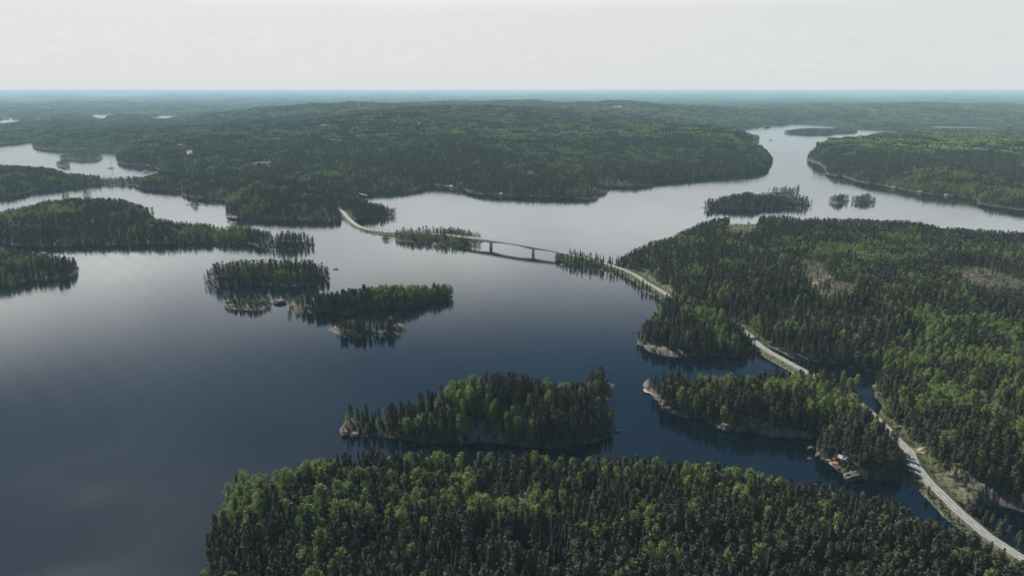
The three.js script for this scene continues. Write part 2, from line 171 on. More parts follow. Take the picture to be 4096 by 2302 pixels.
function roadAt(x, z, bridgeToo) {                           // [distance, height] of the nearest road point within about 32 m
  let best = 1e9, k = -1; const cx = Math.floor(x / 32), cz = Math.floor(z / 32);
  for (let a = -1; a <= 1; a++) for (let b = -1; b <= 1; b++) { const c = roadCells.get((cx + a) + ',' + (cz + b)); if (c) for (const i of c) { if (!bridgeToo && onBridge(i)) continue; const d = (road[i].x - x) ** 2 + (road[i].z - z) ** 2; if (d < best) { best = d; k = i; } } }
  return k < 0 ? [1e3, 0] : [Math.sqrt(best), road[k].y];
}
const causeway = { name: 'causeway', label: 'low stone and grass causeway bank that carries the road across the water', hill: 2.4, slope: 0.4, rocky: 0.3, dense: 0, tall: 0.5, birch: 0 };
LANDS.push(causeway); const CAUSEWAY = LANDS.length - 1;

// cleared ground, bare rock, sparse wood, sand: surveyed outlines
const ZONES = [];
const zone = (kind, pts) => ZONES.push(Object.assign(poly(pts), { kind }));
// a clearing: its front edge is hidden by the trees before it
const later = [], glade = (...a) => later.push(() => gladeNow(...a)), gladeNow = (kind, s, ...list) => { const m = list.reduce((a, q) => a + q[1], 0) / list.length; const lift = s === 'c' || s === 'd' || s === 'e' ? 16 : s === 'n' ? 9 : 3;
  zone(kind, list.map(([x, y]) => { const over = y > m ? lift : 0; let h = 8, q; for (let i = 0; i < 10; i++) { q = pt(s, x, y, h + over); const [d, id] = shore(...q); h = lerp(h, Math.max(0, height(...q, d, id)), 0.6); } return q; })); };
glade('grass', 'c', [600, 748, 10], [690, 705, 10], [850, 684, 10], [1000, 680, 10], [1120, 672, 10], [1130, 690, 10], [1010, 716, 10], [850, 740, 10], [660, 760, 10]);
glade('cut', 'c', [1540, 1150, 10], [1640, 1130, 10], [1900, 1220, 10], [2100, 1290, 10], [2290, 1335, 10], [2000, 1400, 10], [1700, 1335, 10], [1560, 1230, 10]);
glade('cut', 'd', [1440, 1195, 10], [1650, 1158, 10], [1900, 1165, 10], [2150, 1232, 10], [2800, 1270, 10], [2800, 1390, 10], [2300, 1352, 10], [1900, 1312, 10], [1550, 1255, 10]);
glade('cut', 'e', [600, 225, 10], [700, 150, 10], [1000, 175, 10], [1010, 215, 10], [640, 240, 10]);
glade('cut', 'e', [1860, 1140, 10], [2150, 1180, 10], [2700, 1270, 10], [2700, 1400, 10], [2400, 1335, 10], [2100, 1235, 10], [1870, 1175, 10]);
glade('cut', 'd', [700, 1390, 10], [860, 1388, 10], [860, 1412, 10], [700, 1410, 10]);
zone('sparse', P('e', [120, 440, 8], [600, 520, 8], [1150, 640, 8], [1320, 715, 8], [1150, 860, 8], [800, 770, 8], [300, 570, 8]));
glade('cut', 'e', [1130, 640, 10], [1180, 650, 10], [1310, 730, 10], [1240, 745, 10]);
glade('cut', 'B', [1380, 618, 12], [1510, 620, 12], [1505, 656, 12], [1390, 650, 12]);
glade('cut', 'B', [1495, 548, 14], [1590, 546, 14], [1590, 572, 14], [1500, 570, 14]);
glade('cut', 'A', [2320, 362, 14], [2470, 380, 14], [2470, 425, 14], [2340, 410, 14]);
glade('cut', 'C', [1595, 415, 14], [1695, 415, 14], [1690, 452, 14], [1600, 448, 14]);
glade('cut', 'C', [1835, 400, 14], [1950, 396, 14], [1940, 430, 14], [1850, 430, 14]);
glade('cut', 'C', [1200, 505, 14], [1300, 490, 14], [1310, 520, 14], [1210, 525, 14]);
glade('cut', 'C', [1610, 568, 14], [1700, 566, 14], [1710, 588, 14], [1640, 590, 14]);
glade('grass', 'b', [575, 178, 10], [760, 172, 10], [930, 180, 10], [900, 212, 10], [720, 218, 10], [620, 205, 10]);
glade('cut', 'b', [1200, 425, 8], [1420, 425, 8], [1430, 450, 8], [1220, 465, 8]);
glade('grass', 'a', [2390, -10, 10], [2465, -10, 10], [2485, 85, 10], [2395, 85, 10]);
glade('grass', 'A', [2280, 290, 20], [2560, 280, 20], [2560, 297, 20], [2290, 302, 20]);
glade('grass', 'B', [1220, 266, 20], [1470, 262, 20], [1470, 274, 20], [1240, 276, 20]);
zone('rock', P('F', [1000, 815, 6], [1110, 818, 10], [1200, 880, 10], [1350, 912, 10], [1600, 985, 10], [1600, 1120], [1360, 1056], [1240, 1086], [1150, 1045], [1070, 990], [1015, 900, 3]));
zone('rock', P('k', [1800, 1080, 4], [1920, 1040, 6], [2060, 1040, 7], [2330, 1180, 6], [2400, 1300, 2], [1900, 1340], [1820, 1290]));
zone('rock', P('F', [-120, 580, 8], [0, 572, 8], [100, 585, 8], [250, 600, 8], [470, 655, 6], [450, 710], [250, 695], [0, 668], [-100, 660]));
zone('rock', P('F', [270, 425, 8], [430, 430, 8], [485, 450, 8], [480, 480, 8], [380, 465, 8]));
zone('rock', P('G', [900, 490, 6], [980, 450, 9], [1130, 470, 9], [1190, 530, 6], [1180, 605], [920, 595]));
zone('sparse', P('G', [700, 260, 14], [860, 232, 18], [900, 250, 18], [760, 285, 14]));
zone('sparse', P('G', [1320, 240, 14], [1420, 235, 14], [1500, 290, 12], [1390, 312, 12]));
zone('sparse', P('G', [1100, 175, 18], [1300, 190, 18], [1290, 205, 18], [1100, 195, 18]));
zone('rock', P('G', [1700, 205], [1870, 205], [1860, 300], [1790, 290], [1790, 225]));
zone('rock', P('G', [90, 490], [215, 490], [220, 555], [90, 545]));
zone('rock', P('b', [800, 1150, 6], [940, 1095, 8], [1090, 1095, 8], [1060, 1140, 7], [960, 1190, 4], [820, 1200, 3]));
zone('rock', P('E', [770, 1085, 2], [930, 1090, 4], [960, 1120, 3], [1160, 1180], [1000, 1190], [780, 1130]));
zone('rock', P('E', [890, 590, 5], [980, 590, 6], [1040, 660, 6], [1000, 665, 5], [900, 620, 5]));
zone('sparse', P('a', [1500, 760, 6], [1800, 740, 8], [1990, 798], [1900, 822], [1560, 820, 2]));
zone('sparse', P('B', [360, 690, 6], [560, 690, 8], [700, 740], [560, 765], [380, 740, 3]));
zone('sparse', P('B', [1800, 770, 6], [1950, 740, 5], [2055, 768], [1980, 826], [1850, 815]));
zone('sparse', P('B', [1990, 680, 6], [2150, 690, 6], [2300, 725], [2100, 728], [1960, 720]));
glade('rock', 'n', [300, 640, 8], [420, 640, 8], [500, 900, 8], [580, 1080, 8], [660, 1290, 8], [560, 1290, 8], [440, 960, 8], [360, 800, 8]);
glade('rock', 'n', [700, 640, 8], [750, 640, 8], [790, 800, 8], [730, 800, 8]);
glade('rock', 'n', [1880, 0, 8], [1960, 0, 8], [1950, 120, 8], [1890, 120, 8]);
glade('rock', 'n', [2110, 190, 8], [2330, 230, 8], [2350, 360, 8], [2260, 440, 8], [2100, 330, 8]);
glade('rock', 'n', [1640, 860, 8], [1790, 870, 8], [1780, 930, 8], [1650, 910, 8]);
glade('rock', 'n', [2050, 900, 8], [2250, 940, 8], [2300, 1050, 8], [2150, 1020, 8]);
zone('rock', P('D', [60, 420], [180, 400, 3], [320, 400, 5], [360, 440], [150, 447]));
zone('rock', P('D', [700, 446], [780, 415, 4], [980, 410, 4], [1000, 448], [850, 462]));
zone('rock', P('D', [805, 655], [840, 625, 2], [930, 625, 3], [1080, 680, 2], [1400, 690, 2], [1400, 717], [1200, 700], [1050, 712], [900, 695]));
zone('rock', P('D', [1195, 862], [1250, 840], [1310, 852, 1], [1340, 895], [1280, 905]));
zone('rock', P('D', [1840, 820], [1900, 815], [1955, 860], [1860, 915], [1760, 917], [1800, 890, 1]));
zone('rock', P('k', [100, 400], [330, 430, 2], [330, 620], [200, 640], [100, 540]));
zone('sand', P('l', [770, 925, 1], [930, 900, 1.4], [1100, 960, 2], [1250, 940, 3], [1370, 975, 3], [1240, 1060, 1], [1000, 1060], [880, 1000]));
zone('sand', P('r', [320, 335, 1], [430, 340, 1], [600, 385], [590, 402], [480, 402], [400, 380]));
zone('verge', P('F', [715, 580, 4], [790, 620, 4], [900, 700, 4], [960, 745, 4], [990, 800, 4], [1010, 900, 4], [1040, 960, 3], [980, 900, 3], [910, 800, 3], [840, 715, 4]));
zone('verge', P('E', [700, 470, 4], [800, 490, 4], [900, 590, 5], [1040, 690, 5], [1000, 690, 5], [840, 590, 4], [740, 510, 4]));
zone('verge', P('r', [210, 330, 2], [330, 345, 2], [440, 410, 0], [330, 415, 0]));

const inside = (pts, x, z) => { let c = false; for (let i = 0, j = pts.length - 1; i < pts.length; j = i++) { const [xi, zi] = pts[i], [xj, zj] = pts[j]; if ((zi > z) !== (zj > z) && x < ((xj - xi) * (z - zi)) / (zj - zi) + xi) c = !c; } return c; };
function edgeDist(pts, x, z) { let m = 1e18; for (let i = 0, j = pts.length - 1; i < pts.length; j = i++) { const ax = pts[j][0], az = pts[j][1], bx = pts[i][0] - ax, bz = pts[i][1] - az; const t = clamp(((x - ax) * bx + (z - az) * bz) / (bx * bx + bz * bz + 1e-9), 0, 1), dx = x - ax - bx * t, dz = z - az - bz * t, d = dx * dx + dz * dz; if (d < m) m = d; } return Math.sqrt(m); }
const boxDist = (b, x, z) => Math.hypot(Math.max(b[0] - x, 0, x - b[1]), Math.max(b[2] - z, 0, z - b[3]));
function signed(L, x, z, worse) { const bd = boxDist(L.box, x, z); if (bd > 0 && -bd < worse) return -1e9; const d = edgeDist(L.pts, x, z); return inside(L.pts, x, z) ? d : -d; }
// [metres inland (negative in the lake), which land]
function shore(x, z) {
  const r = Math.hypot(x, z), wob = fbm(x / 23, z / 23, 3, n2b) * clamp(r / 160, 2, 7);
  let wet = -1e9;                                            // how deep inside a lake
  for (const w of ponds) { const s = signed(w, x, z, Math.max(wet, -4000)); if (s > wet) wet = s; }
  let best = -wet + wob, id = 0;
  for (let i = 1; i < LANDS.length; i++) {
    let s;
    if (i === CAUSEWAY) { const [d] = roadAt(x, z); s = 6.3 - d + wob * 0.3; }
    else { s = signed(LANDS[i], x, z, best - 12); if (s > -1e8) s += wob * (LANDS[i].box[1] - LANDS[i].box[0] < 60 ? 0.25 : 0.7); }
    if (s > best && !(i === CAUSEWAY && best > 3)) { best = s; id = i; }
  }
  return [best, id];
}
const zoneAt = (x, z) => { for (const Z of ZONES) if (x > Z.box[0] && x < Z.box[1] && z > Z.box[2] && z < Z.box[3] && inside(Z.pts, x, z)) return Z.kind; return ''; };
const BUMPS = [];                                            // hills one can tell apart: x, z, radius, height
const bump = (s, x, y, h, r) => { const [a, b] = pt(s, x, y, h * 0.6); BUMPS.push([a, b, r, h]); };
bump('B', 760, 300, 60, 900); bump('B', 2120, 195, 70, 1200); bump('B', 960, 180, 55, 1300); bump('A', 2330, 215, 60, 900); bump('B', 1150, 540, 28, 260); bump('C', 300, 430, 42, 420); bump('C', 1800, 175, 60, 1500); bump('A', 450, 235, 14, 500); bump('C', 1500, 470, 22, 500); bump('B', 330, 400, 30, 500); bump('B', 1500, 300, 40, 800);
bump('c', 900, 560, 10, 120); bump('d', 930, 500, 14, 110); bump('e', 700, 480, 9, 110); bump('b', 1000, 620, 10, 130); bump('a', 1000, 650, 8, 120); bump('F', 1350, 850, 12, 60); bump('a', 250, 180, 14, 260); bump('G', 1100, 290, 19, 40); bump('G', 1745, 245, -14, 26);
// the low ground in front of the distant lakes, across which they are seen
const VALES = ponds.slice(2).map((w) => { let a0 = 9, a1 = -9, r0 = 1e9, r1 = 0; for (const [x, z] of w.pts) { const a = Math.atan2(x, -z), r = Math.hypot(x, z); a0 = Math.min(a0, a); a1 = Math.max(a1, a); r0 = Math.min(r0, r); r1 = Math.max(r1, r); } return [a0, a1, r0, r1]; });
function valley(x, z, r) { const a = Math.atan2(x, -z); let f = 1; for (const [a0, a1, r0, r1] of VALES) { const u = ss(a0 - 0.03, a0, a) * (1 - ss(a1, a1 + 0.03, a)) * ss(r0 * 0.62, r0 * 0.8, r) * (1 - ss(r1, r1 * 1.2, r)); f *= 1 - 0.9 * u; } return f; }
function height(x, z, d, id) {
  const L = LANDS[id], r = Math.hypot(x, z);
  if (d <= 0) return Math.max(-3, d * 0.25) - 0.05;
  const open = id === 0 && r > 3500 ? valley(x, z, r) : 1;
  let h = 0.15 + open * L.hill * (1 - Math.exp((-d * L.slope) / Math.max(L.hill, 1)));
  const big = id === 0 ? 1 - Math.exp(-d / (200 + Math.max(0, r - 2500) * 0.13)) : id === 2 ? 1 - Math.exp(-d / 90) : 0;
  if (big) h += big * open * (id === 0 ? Math.max(0, 9 + 28 * fbm(x / 1700, z / 1700, 2) + 22 * fbm(x / 760 + 5, z / 760, 2, n2b) + 8 * fbm(x / 330, z / 330, 3)) : Math.max(0, 3 + 6 * fbm(x / 160, z / 160, 3)));
  if (id === 0 && r > 12000) h += ss(12000, 32000, r) * open * Math.max(0, 34 + 62 * fbm(x / 5200, z / 5200, 3));
  const rise = 1 - Math.exp(-d / (30 + Math.max(0, r - 2500) * 0.08));
  for (const [bx, bz, br, bh] of BUMPS) { const q = ((x - bx) ** 2 + (z - bz) ** 2) / (br * br); if (q < 6) h += bh * Math.exp(-q) * rise * open; }
  if (r < 2500) h += (fbm(x / 26, z / 26, 3) * 2.4 + fbm(x / 6, z / 6, 2, n2b) * 0.5) * (1 - Math.exp(-d / 12)) * (id === CAUSEWAY ? 0.2 : 1);
  return Math.max(h, 0.12);
}

later.forEach((f) => f());

// ---------------------------------------------------------------- the ground, one fan of cells that widen with distance, cut into its lands
const NA = 1000, NR = 860, A0 = -0.82, A1 = 0.82, R0 = 165, R1 = 46000, LR = Math.log(R1 / R0);
const gx = new Float32Array(NA * NR), gz = new Float32Array(NA * NR), gd = new Float32Array(NA * NR), gh = new Float32Array(NA * NR), gid = new Uint8Array(NA * NR), gzone = new Uint8Array(NA * NR);
const KINDS = ['', 'grass', 'cut', 'sparse', 'rock', 'sand', 'verge'];
for (let j = 0; j < NR; j++) {
  const r = R0 * Math.exp((LR * j) / (NR - 1));
  for (let i = 0; i < NA; i++) {
    const a = A0 + ((A1 - A0) * i) / (NA - 1), x = r * Math.sin(a), z = -r * Math.cos(a), k = j * NA + i;
    const [d, id] = shore(x, z); let h = height(x, z, d, id), zk = d > 0 ? KINDS.indexOf(zoneAt(x, z)) : 0;
    if (zk === 4 && r < 1200) { // bare rock: ledges and clefts
      const ledge = Math.abs(fbm(x / 9, z / 9 + 3, 3)) * 4.4 + Math.abs(fbm(x / 2.6, z / 2.6, 2, n2b)) * 1.8;
      h = Math.max(h * 0.9 + ledge * Math.min(1, d / 3), 0.2);
    }
    const [rd, rh] = r < 2600 ? roadAt(x, z) : [1e3, 0];
    if (rd < 15) { const t = ss(4.4, 13, rd), flat = rh - 0.35 - Math.max(0, rd - 3.6) * 0.55; h = d > 0 ? lerp(flat, Math.min(h, flat + (rd - 4) * 0.7), t) : h; h = rd < 3.6 ? rh - 0.35 : Math.max(h, d > 0 ? 0.15 : -3); }
    gx[k] = x; gz[k] = z; gd[k] = d; gid[k] = id; gh[k] = h; gzone[k] = zk;
  }
}
// [height, metres inland, land, zone] at a place
function ground(x, z) {
  const r = Math.hypot(x, z), u = ((Math.atan2(x, -z) - A0) / (A1 - A0)) * (NA - 1), v = (Math.log(r / R0) / LR) * (NR - 1), i = Math.floor(u), j = Math.floor(v);
  if (i < 0 || j < 0 || i >= NA - 1 || j >= NR - 1) return null;
  const k = j * NA + i, fu = u - i, fv = v - j, q = Math.round(v) * NA + Math.round(u);
  const mix = (g) => lerp(lerp(g[k], g[k + 1], fu), lerp(g[k + NA], g[k + NA + 1], fu), fv);
  return [mix(gh), mix(gd), gid[q], gzone[q]];
}
const groundTex = (() => { // grain of needles, moss and lichen; tiles every 24 m
  const N = 512, d = new Uint8Array(N * N * 4);
  for (let y = 0; y < N; y++) for (let x = 0; x < N; x++) {
    const a = (x / N) * 2 * Math.PI, b = (y / N) * 2 * Math.PI; let s = 0;
    for (let o = 0, f = 1.3, w = 0.5; o < 5; o++, f *= 2.2, w *= 0.62) s += w * n3(Math.cos(a) * f + 3 * o, Math.sin(a) * f + Math.cos(b) * f * 0.9, Math.sin(b) * f);
    const v = clamp(190 + s * 75 + rr(-14, 14), 60, 255), k = (y * N + x) * 4; d[k] = v; d[k + 1] = v * (0.98 + 0.03 * s); d[k + 2] = v * 0.96; d[k + 3] = 255;
  }
  const t = new THREE.DataTexture(d, N, N); t.wrapS = t.wrapT = THREE.RepeatWrapping; t.magFilter = THREE.LinearFilter; t.minFilter = THREE.LinearMipmapLinearFilter; t.generateMipmaps = true; t.colorSpace = THREE.SRGBColorSpace; t.repeat.set(1 / 24, 1 / 24); t.needsUpdate = true; return t;
})();
const groundMat = new THREE.MeshStandardMaterial({ vertexColors: true, map: groundTex, roughness: 0.95, bumpMap: groundTex, bumpScale: 0.25 });
const COL = { floor: [0.058, 0.052, 0.032], moss: [0.042, 0.05, 0.022], rock: [0.225, 0.198, 0.172], rockDark: [0.07, 0.068, 0.064], grass: [0.115, 0.13, 0.055], cut: [0.118, 0.103, 0.066], sand: [0.42, 0.29, 0.16], verge: [0.10, 0.125, 0.045] };
const mixc = (a, b, t) => [lerp(a[0], b[0], t), lerp(a[1], b[1], t), lerp(a[2], b[2], t)];
// fields and felled blocks scattered through the far forest
function openAt(x, z, id) { const r = Math.hypot(x, z); if (id || r < 2400) return 0; const s = 260 + r * 0.035; return ss(0.50, 0.56, fbm(x / s, z / s, 2, n2b) + 0.25 * n2(x / 3000, z / 3000)); }
function groundColor(k) {
  const x = gx[k], z = gz[k], d = gd[k], L = LANDS[gid[k]], zk = KINDS[gzone[k]];
  const patch = fbm(x / 14, z / 14, 3), fine = fbm(x / 3.1, z / 3.1, 2, n2b);
  let c = mixc(COL.floor, COL.moss, ss(-0.2, 0.4, patch));
  const far = ss(1200, 3000, Math.hypot(x, z)), rockC = mixc(COL.rock, COL.rockDark, 0.6 * far + (1 - 0.6 * far) * ss(-0.1, 0.55, fbm(x / 5, z / 2.5 + 40, 3, n2b)));
  if (Math.hypot(x, z) < 3500) {
    c = mixc(c, rockC, ss(0.30 - L.rocky * 0.3, 0.55 - L.rocky * 0.3, patch + fine * 0.35) * (0.35 + 0.65 * L.rocky));
    c = mixc(rockC, c, ss(-1 + L.rocky * 5.5, 0.6 + L.rocky * 8, d + fine * 3 + patch * 3));
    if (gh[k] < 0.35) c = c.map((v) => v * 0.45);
  }
  const open = d > 150 ? openAt(x, z, gid[k]) : 0; if (open > 0) c = mixc(c, mixc(COL.cut, COL.grass, ss(-0.3, 0.3, n2b(x / 900, z / 900))), open);
  if (zk === 'grass') c = mixc(c, mixc(COL.grass, COL.cut, ss(-0.3, 0.5, patch)), 0.9);
  if (zk === 'cut') c = mixc(mixc(COL.cut, COL.floor, ss(0.0, 0.5, fine + patch * 0.5) * 0.7), COL.grass, ss(0.1, 0.5, fbm(x / 22 + 9, z / 22, 2)) * 0.6);
  if (zk === 'sparse') c = mixc(c, mixc(COL.cut, COL.rock, ss(-0.2, 0.3, fine)), 0.75 * ss(-0.35, 0.25, patch + fine * 0.5));
  if (zk === 'rock') c = mixc(rockC, COL.moss, ss(0.15, 0.45, patch + fine * 0.3) * 0.8);
  if (zk === 'sand') c = mixc(COL.sand, COL.floor, ss(0.2, 0.5, fine) * 0.5);
  if (zk === 'verge') c = mixc(COL.verge, COL.cut, ss(-0.1, 0.5, fine) * 0.6);
  const [rd] = roadAt(x, z, false);
  if (rd < 14) c = mixc(rd < 3.3 ? [0.2, 0.185, 0.16] : mixc(mixc(COL.verge, COL.cut, ss(-0.2, 0.6, fine + patch) * 0.7), rockC, gid[k] === CAUSEWAY ? ss(0.9, 0.2, gh[k]) : 0), c, ss(9, 14, rd) * (gid[k] === CAUSEWAY ? 0 : 1));
  return c;
}
{
  const faces = LANDS.map(() => []);
  for (let j = 0; j < NR - 1; j++) for (let i = 0; i < NA - 1; i++) {
    const k = j * NA + i, q = [k, k + 1, k + NA, k + NA + 1];
    let top = q[0]; for (const v of q) if (gd[v] > gd[top]) top = v;
    if (Math.max(gh[q[0]], gh[q[1]], gh[q[2]], gh[q[3]]) < -0.04 && gd[top] < -6) continue;
    faces[gid[top]].push(q[0], q[1], q[2], q[1], q[3], q[2]);
  }
  LANDS.forEach((L, id) => {
    const f = faces[id]; if (!f.length) return;
    const map = new Map(), pos = [], col = [], uv = [], idx = [];
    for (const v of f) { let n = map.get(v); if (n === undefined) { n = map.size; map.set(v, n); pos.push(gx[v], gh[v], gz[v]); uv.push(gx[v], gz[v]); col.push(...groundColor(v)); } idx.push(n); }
    const g = new THREE.BufferGeometry(); g.setAttribute('position', new THREE.Float32BufferAttribute(pos, 3)); g.setAttribute('uv', new THREE.Float32BufferAttribute(uv, 2)); g.setAttribute('color', new THREE.Float32BufferAttribute(col, 3)); g.setIndex(idx); g.computeVertexNormals();
    L.mesh = solo(L.name, g, groundMat, L.label, { hills: 'hills', headland: 'headland', shore: 'shore', peninsula: 'peninsula', causeway: 'causeway' }[L.name] ?? 'island', null, 'structure');
  });
}

// ---------------------------------------------------------------- the lake
{
  const N = 512, d = new Uint8Array(N * N * 4);
  for (let y = 0; y < N; y++) for (let x = 0; x < N; x++) {
    const a = (x / N) * 2 * Math.PI, b = (y / N) * 2 * Math.PI; let s = 0;
    for (let o = 0, f = 2.2, w = 0.5; o < 4; o++, f *= 2, w *= 0.5) s += w * n3(Math.cos(a) * f + 7 * o, Math.sin(a) * f + Math.cos(b) * f * 1.1, Math.sin(b) * f - 4 * o);
    const k = (y * N + x) * 4; d[k] = d[k + 1] = d[k + 2] = clamp(128 + s * 110, 0, 255); d[k + 3] = 255;
  }
  const waves = new THREE.DataTexture(d, N, N); waves.wrapS = waves.wrapT = THREE.RepeatWrapping; waves.magFilter = THREE.LinearFilter; waves.minFilter = THREE.LinearMipmapLinearFilter; waves.generateMipmaps = true; waves.repeat.set(1 / 30, 1 / 30); waves.needsUpdate = true;
  const M = 1024, e = new Uint8Array(M * M * 4); // cat's paws: patches the breeze has roughened
  for (let y = 0; y < M; y++) for (let x = 0; x < M; x++) {
    const a = (x / M) * 2 * Math.PI, b = (y / M) * 2 * Math.PI; let s = 0;
    for (let o = 0, f = 0.9, w = 0.5; o < 5; o++, f *= 2, w *= 0.55) s += w * n3(Math.cos(a) * f * 0.8 + 5 * o, Math.sin(a) * f * 0.8 + Math.cos(b) * f * 1.6, Math.sin(b) * f * 1.6);
    const k = (y * M + x) * 4, v = clamp(45 + 205 * ss(-0.15, 0.75, s), 0, 255); e[k] = e[k + 1] = e[k + 2] = v; e[k + 3] = 255;
  }
  const breeze = new THREE.DataTexture(e, M, M); breeze.wrapS = breeze.wrapT = THREE.RepeatWrapping; breeze.magFilter = THREE.LinearFilter; breeze.repeat.set(1 / 1400, 1 / 1400); breeze.needsUpdate = true;
  const g = new THREE.PlaneGeometry(1, 1); g.rotateX(-Math.PI / 2);
  const p = g.attributes.position, uv = g.attributes.uv;
  for (let k = 0; k < 4; k++) { const X = p.getX(k) * 90000, Z = p.getZ(k) * 60000 - 25000; p.setXYZ(k, X, 0, Z); uv.setXY(k, X, Z); }
  const water = new THREE.MeshPhysicalMaterial({ color: new THREE.Color().setRGB(0.0005, 0.0038, 0.0075), roughness: 0.12, roughnessMap: breeze, bumpMap: waves, bumpScale: 0.035, ior: 1.48, metalness: 0 });
  solo('water', g, water, 'calm dark blue lake water around the wooded islands', 'lake', null, 'structure');
}

// ---------------------------------------------------------------- trees
function Bag() { return { p: [], c: [] }; }
function tri(b, A, B, C, col) { b.p.push(...A, ...B, ...C); for (let i = 0; i < 3; i++) b.c.push(...col); }
function spray(b, x, y, z, nx, ny, nz, s, col, stretch = 1.3) { // a little blade of foliage: two triangles, bent
  const n = new THREE.Vector3(nx, ny, nz).normalize(), u = new THREE.Vector3(rr(-1, 1), rr(-1, 1), rr(-1, 1)).cross(n).normalize().multiplyScalar(s * stretch), v = n.clone().cross(u).normalize().multiplyScalar(s);
  const q = (a, c, l) => [x + u.x * a + v.x * c + n.x * l, y + u.y * a + v.y * c + n.y * l, z + u.z * a + v.z * c + n.z * l], k = rr(0.72, 1.28), cc = [col[0] * k, col[1] * k, col[2] * k];
  tri(b, q(-1, rr(-.3, .3), 0), q(rr(-.3, .3), -1, s * .3), q(1, rr(-.3, .3), 0), cc); tri(b, q(-1, rr(-.3, .3), 0), q(1, rr(-.3, .3), 0), q(rr(-.3, .3), 1, s * .3), cc);
}
function bagGeo(b) { const g = new THREE.BufferGeometry(); g.setAttribute('position', new THREE.Float32BufferAttribute(b.p, 3)); g.setAttribute('color', new THREE.Float32BufferAttribute(b.c, 3)); g.computeVertexNormals(); return g; }
function limb(b, a, c, r0, r1, col, n = 5) {
  const d = new THREE.Vector3().subVectors(c, a), u = new THREE.Vector3(d.y + 0.3, d.z, -d.x).cross(d).normalize(), v = u.clone().cross(d).normalize();
  for (let i = 0; i < n; i++) {
    const t0 = (i / n) * 6.2832, t1 = ((i + 1) / n) * 6.2832, o = (t, r, q) => [q.x + (u.x * Math.cos(t) + v.x * Math.sin(t)) * r, q.y + (u.y * Math.cos(t) + v.y * Math.sin(t)) * r, q.z + (u.z * Math.cos(t) + v.z * Math.sin(t)) * r];
    tri(b, o(t0, r0, a), o(t0, r1, c), o(t1, r0, a), col); tri(b, o(t1, r0, a), o(t0, r1, c), o(t1, r1, c), col);
  }
}
const PINE = [0.047, 0.049, 0.023], SPRUCE = [0.018, 0.031, 0.015], BIRCH = [0.12, 0.18, 0.014];
// one metre tall models, scaled when they are set out; [trunk, crown]
function pine(fine) {
  const t = Bag(), c = Bag(), V = THREE.Vector3, lean = rr(-.02, .02);
  limb(t, new V(0, -.04, 0), new V(lean, .5, 0), .012, .009, [0.11, 0.075, 0.055]); limb(t, new V(lean, .5, 0), new V(lean * 2, .95, 0), .009, .003, [0.17, 0.085, 0.045]);
  const clumps = fine ? 34 : 16, base = rr(.2, .36), wide = rr(.095, .13);
  for (let k = 0; k < clumps; k++) {
    const f = (k + rnd()) / clumps, y = base + (1 - base) * f, prof = Math.pow(Math.sin(Math.PI * (0.2 + 0.8 * Math.pow(f, .7))), .8) * .95 + .1, a = k * 2.4 + rr(-.6, .6), R = wide * prof * rr(.45, 1.05), cx = lean * 2 * y + Math.cos(a) * R, cz = Math.sin(a) * R, cy = y - R * .12;
    if (fine && k % 2 === 0) limb(t, new V(lean * 2 * y, y - .025, 0), new V(cx, cy, cz), .004, .0015, [0.12, 0.08, 0.055], 3);
    for (let m = 0; m < (fine ? 13 : 6); m++) { const q = fine ? .05 : .055; spray(c, cx + rr(-q, q), cy + rr(-q, q) * .6, cz + rr(-q, q), Math.cos(a) + rr(-.8, .8), rr(.1, 1.3), Math.sin(a) + rr(-.8, .8), rr(.013, .025) * (fine ? 1 : 1.7), PINE); }
  }
  for (let m = 0; m < (fine ? 14 : 6); m++) spray(c, lean * 2 + rr(-.015, .015), rr(.88, 1.02), rr(-.02, .02), rr(-1, 1), rr(0, 1), rr(-1, 1), fine ? .016 : .026, PINE);
  return [bagGeo(t), bagGeo(c)];
}
function spruce(fine) {
  const t = Bag(), c = Bag(), V = THREE.Vector3;
  limb(t, new V(0, -.04, 0), new V(0, .97, 0), .012, .002, [0.09, 0.07, 0.055]);
  const tiers = fine ? 25 : 9, wide = rr(.11, .15);
  for (let k = 0; k < tiers; k++) {
    const f = k / tiers, y = .08 + .9 * f, R = wide * (1 - f) * rr(.85, 1.1) + .012, n = fine ? 10 : 6;
    for (let m = 0; m < n; m++) { const a = (m / n) * 6.283 + k * .9 + rr(-.25, .25), Rm = R * rr(.5, 1.2), ca = Math.cos(a), sa = Math.sin(a);
      const tip = [ca * Rm, y - Rm * .42, sa * Rm], w = Rm * (fine ? .2 : .55), k2 = rr(.7, 1.3), col = SPRUCE.map((q) => q * k2);
      tri(c, [0, y + .03, 0], [ca * Rm * .55 - sa * w, y - Rm * .3, sa * Rm * .55 + ca * w], tip, col); tri(c, [0, y + .03, 0], tip, [ca * Rm * .55 + sa * w, y - Rm * .3, sa * Rm * .55 - ca * w], col);
      if (fine) spray(c, ca * Rm * .8, y - Rm * .34, sa * Rm * .8, ca, .6, sa, .017, SPRUCE);
    }
  }
  tri(c, [-.008, .93, 0], [.008, .93, 0], [0, 1, 0], SPRUCE); tri(c, [0, .93, -.008], [0, .93, .008], [0, 1, 0], SPRUCE);
  return [bagGeo(t), bagGeo(c)];
}
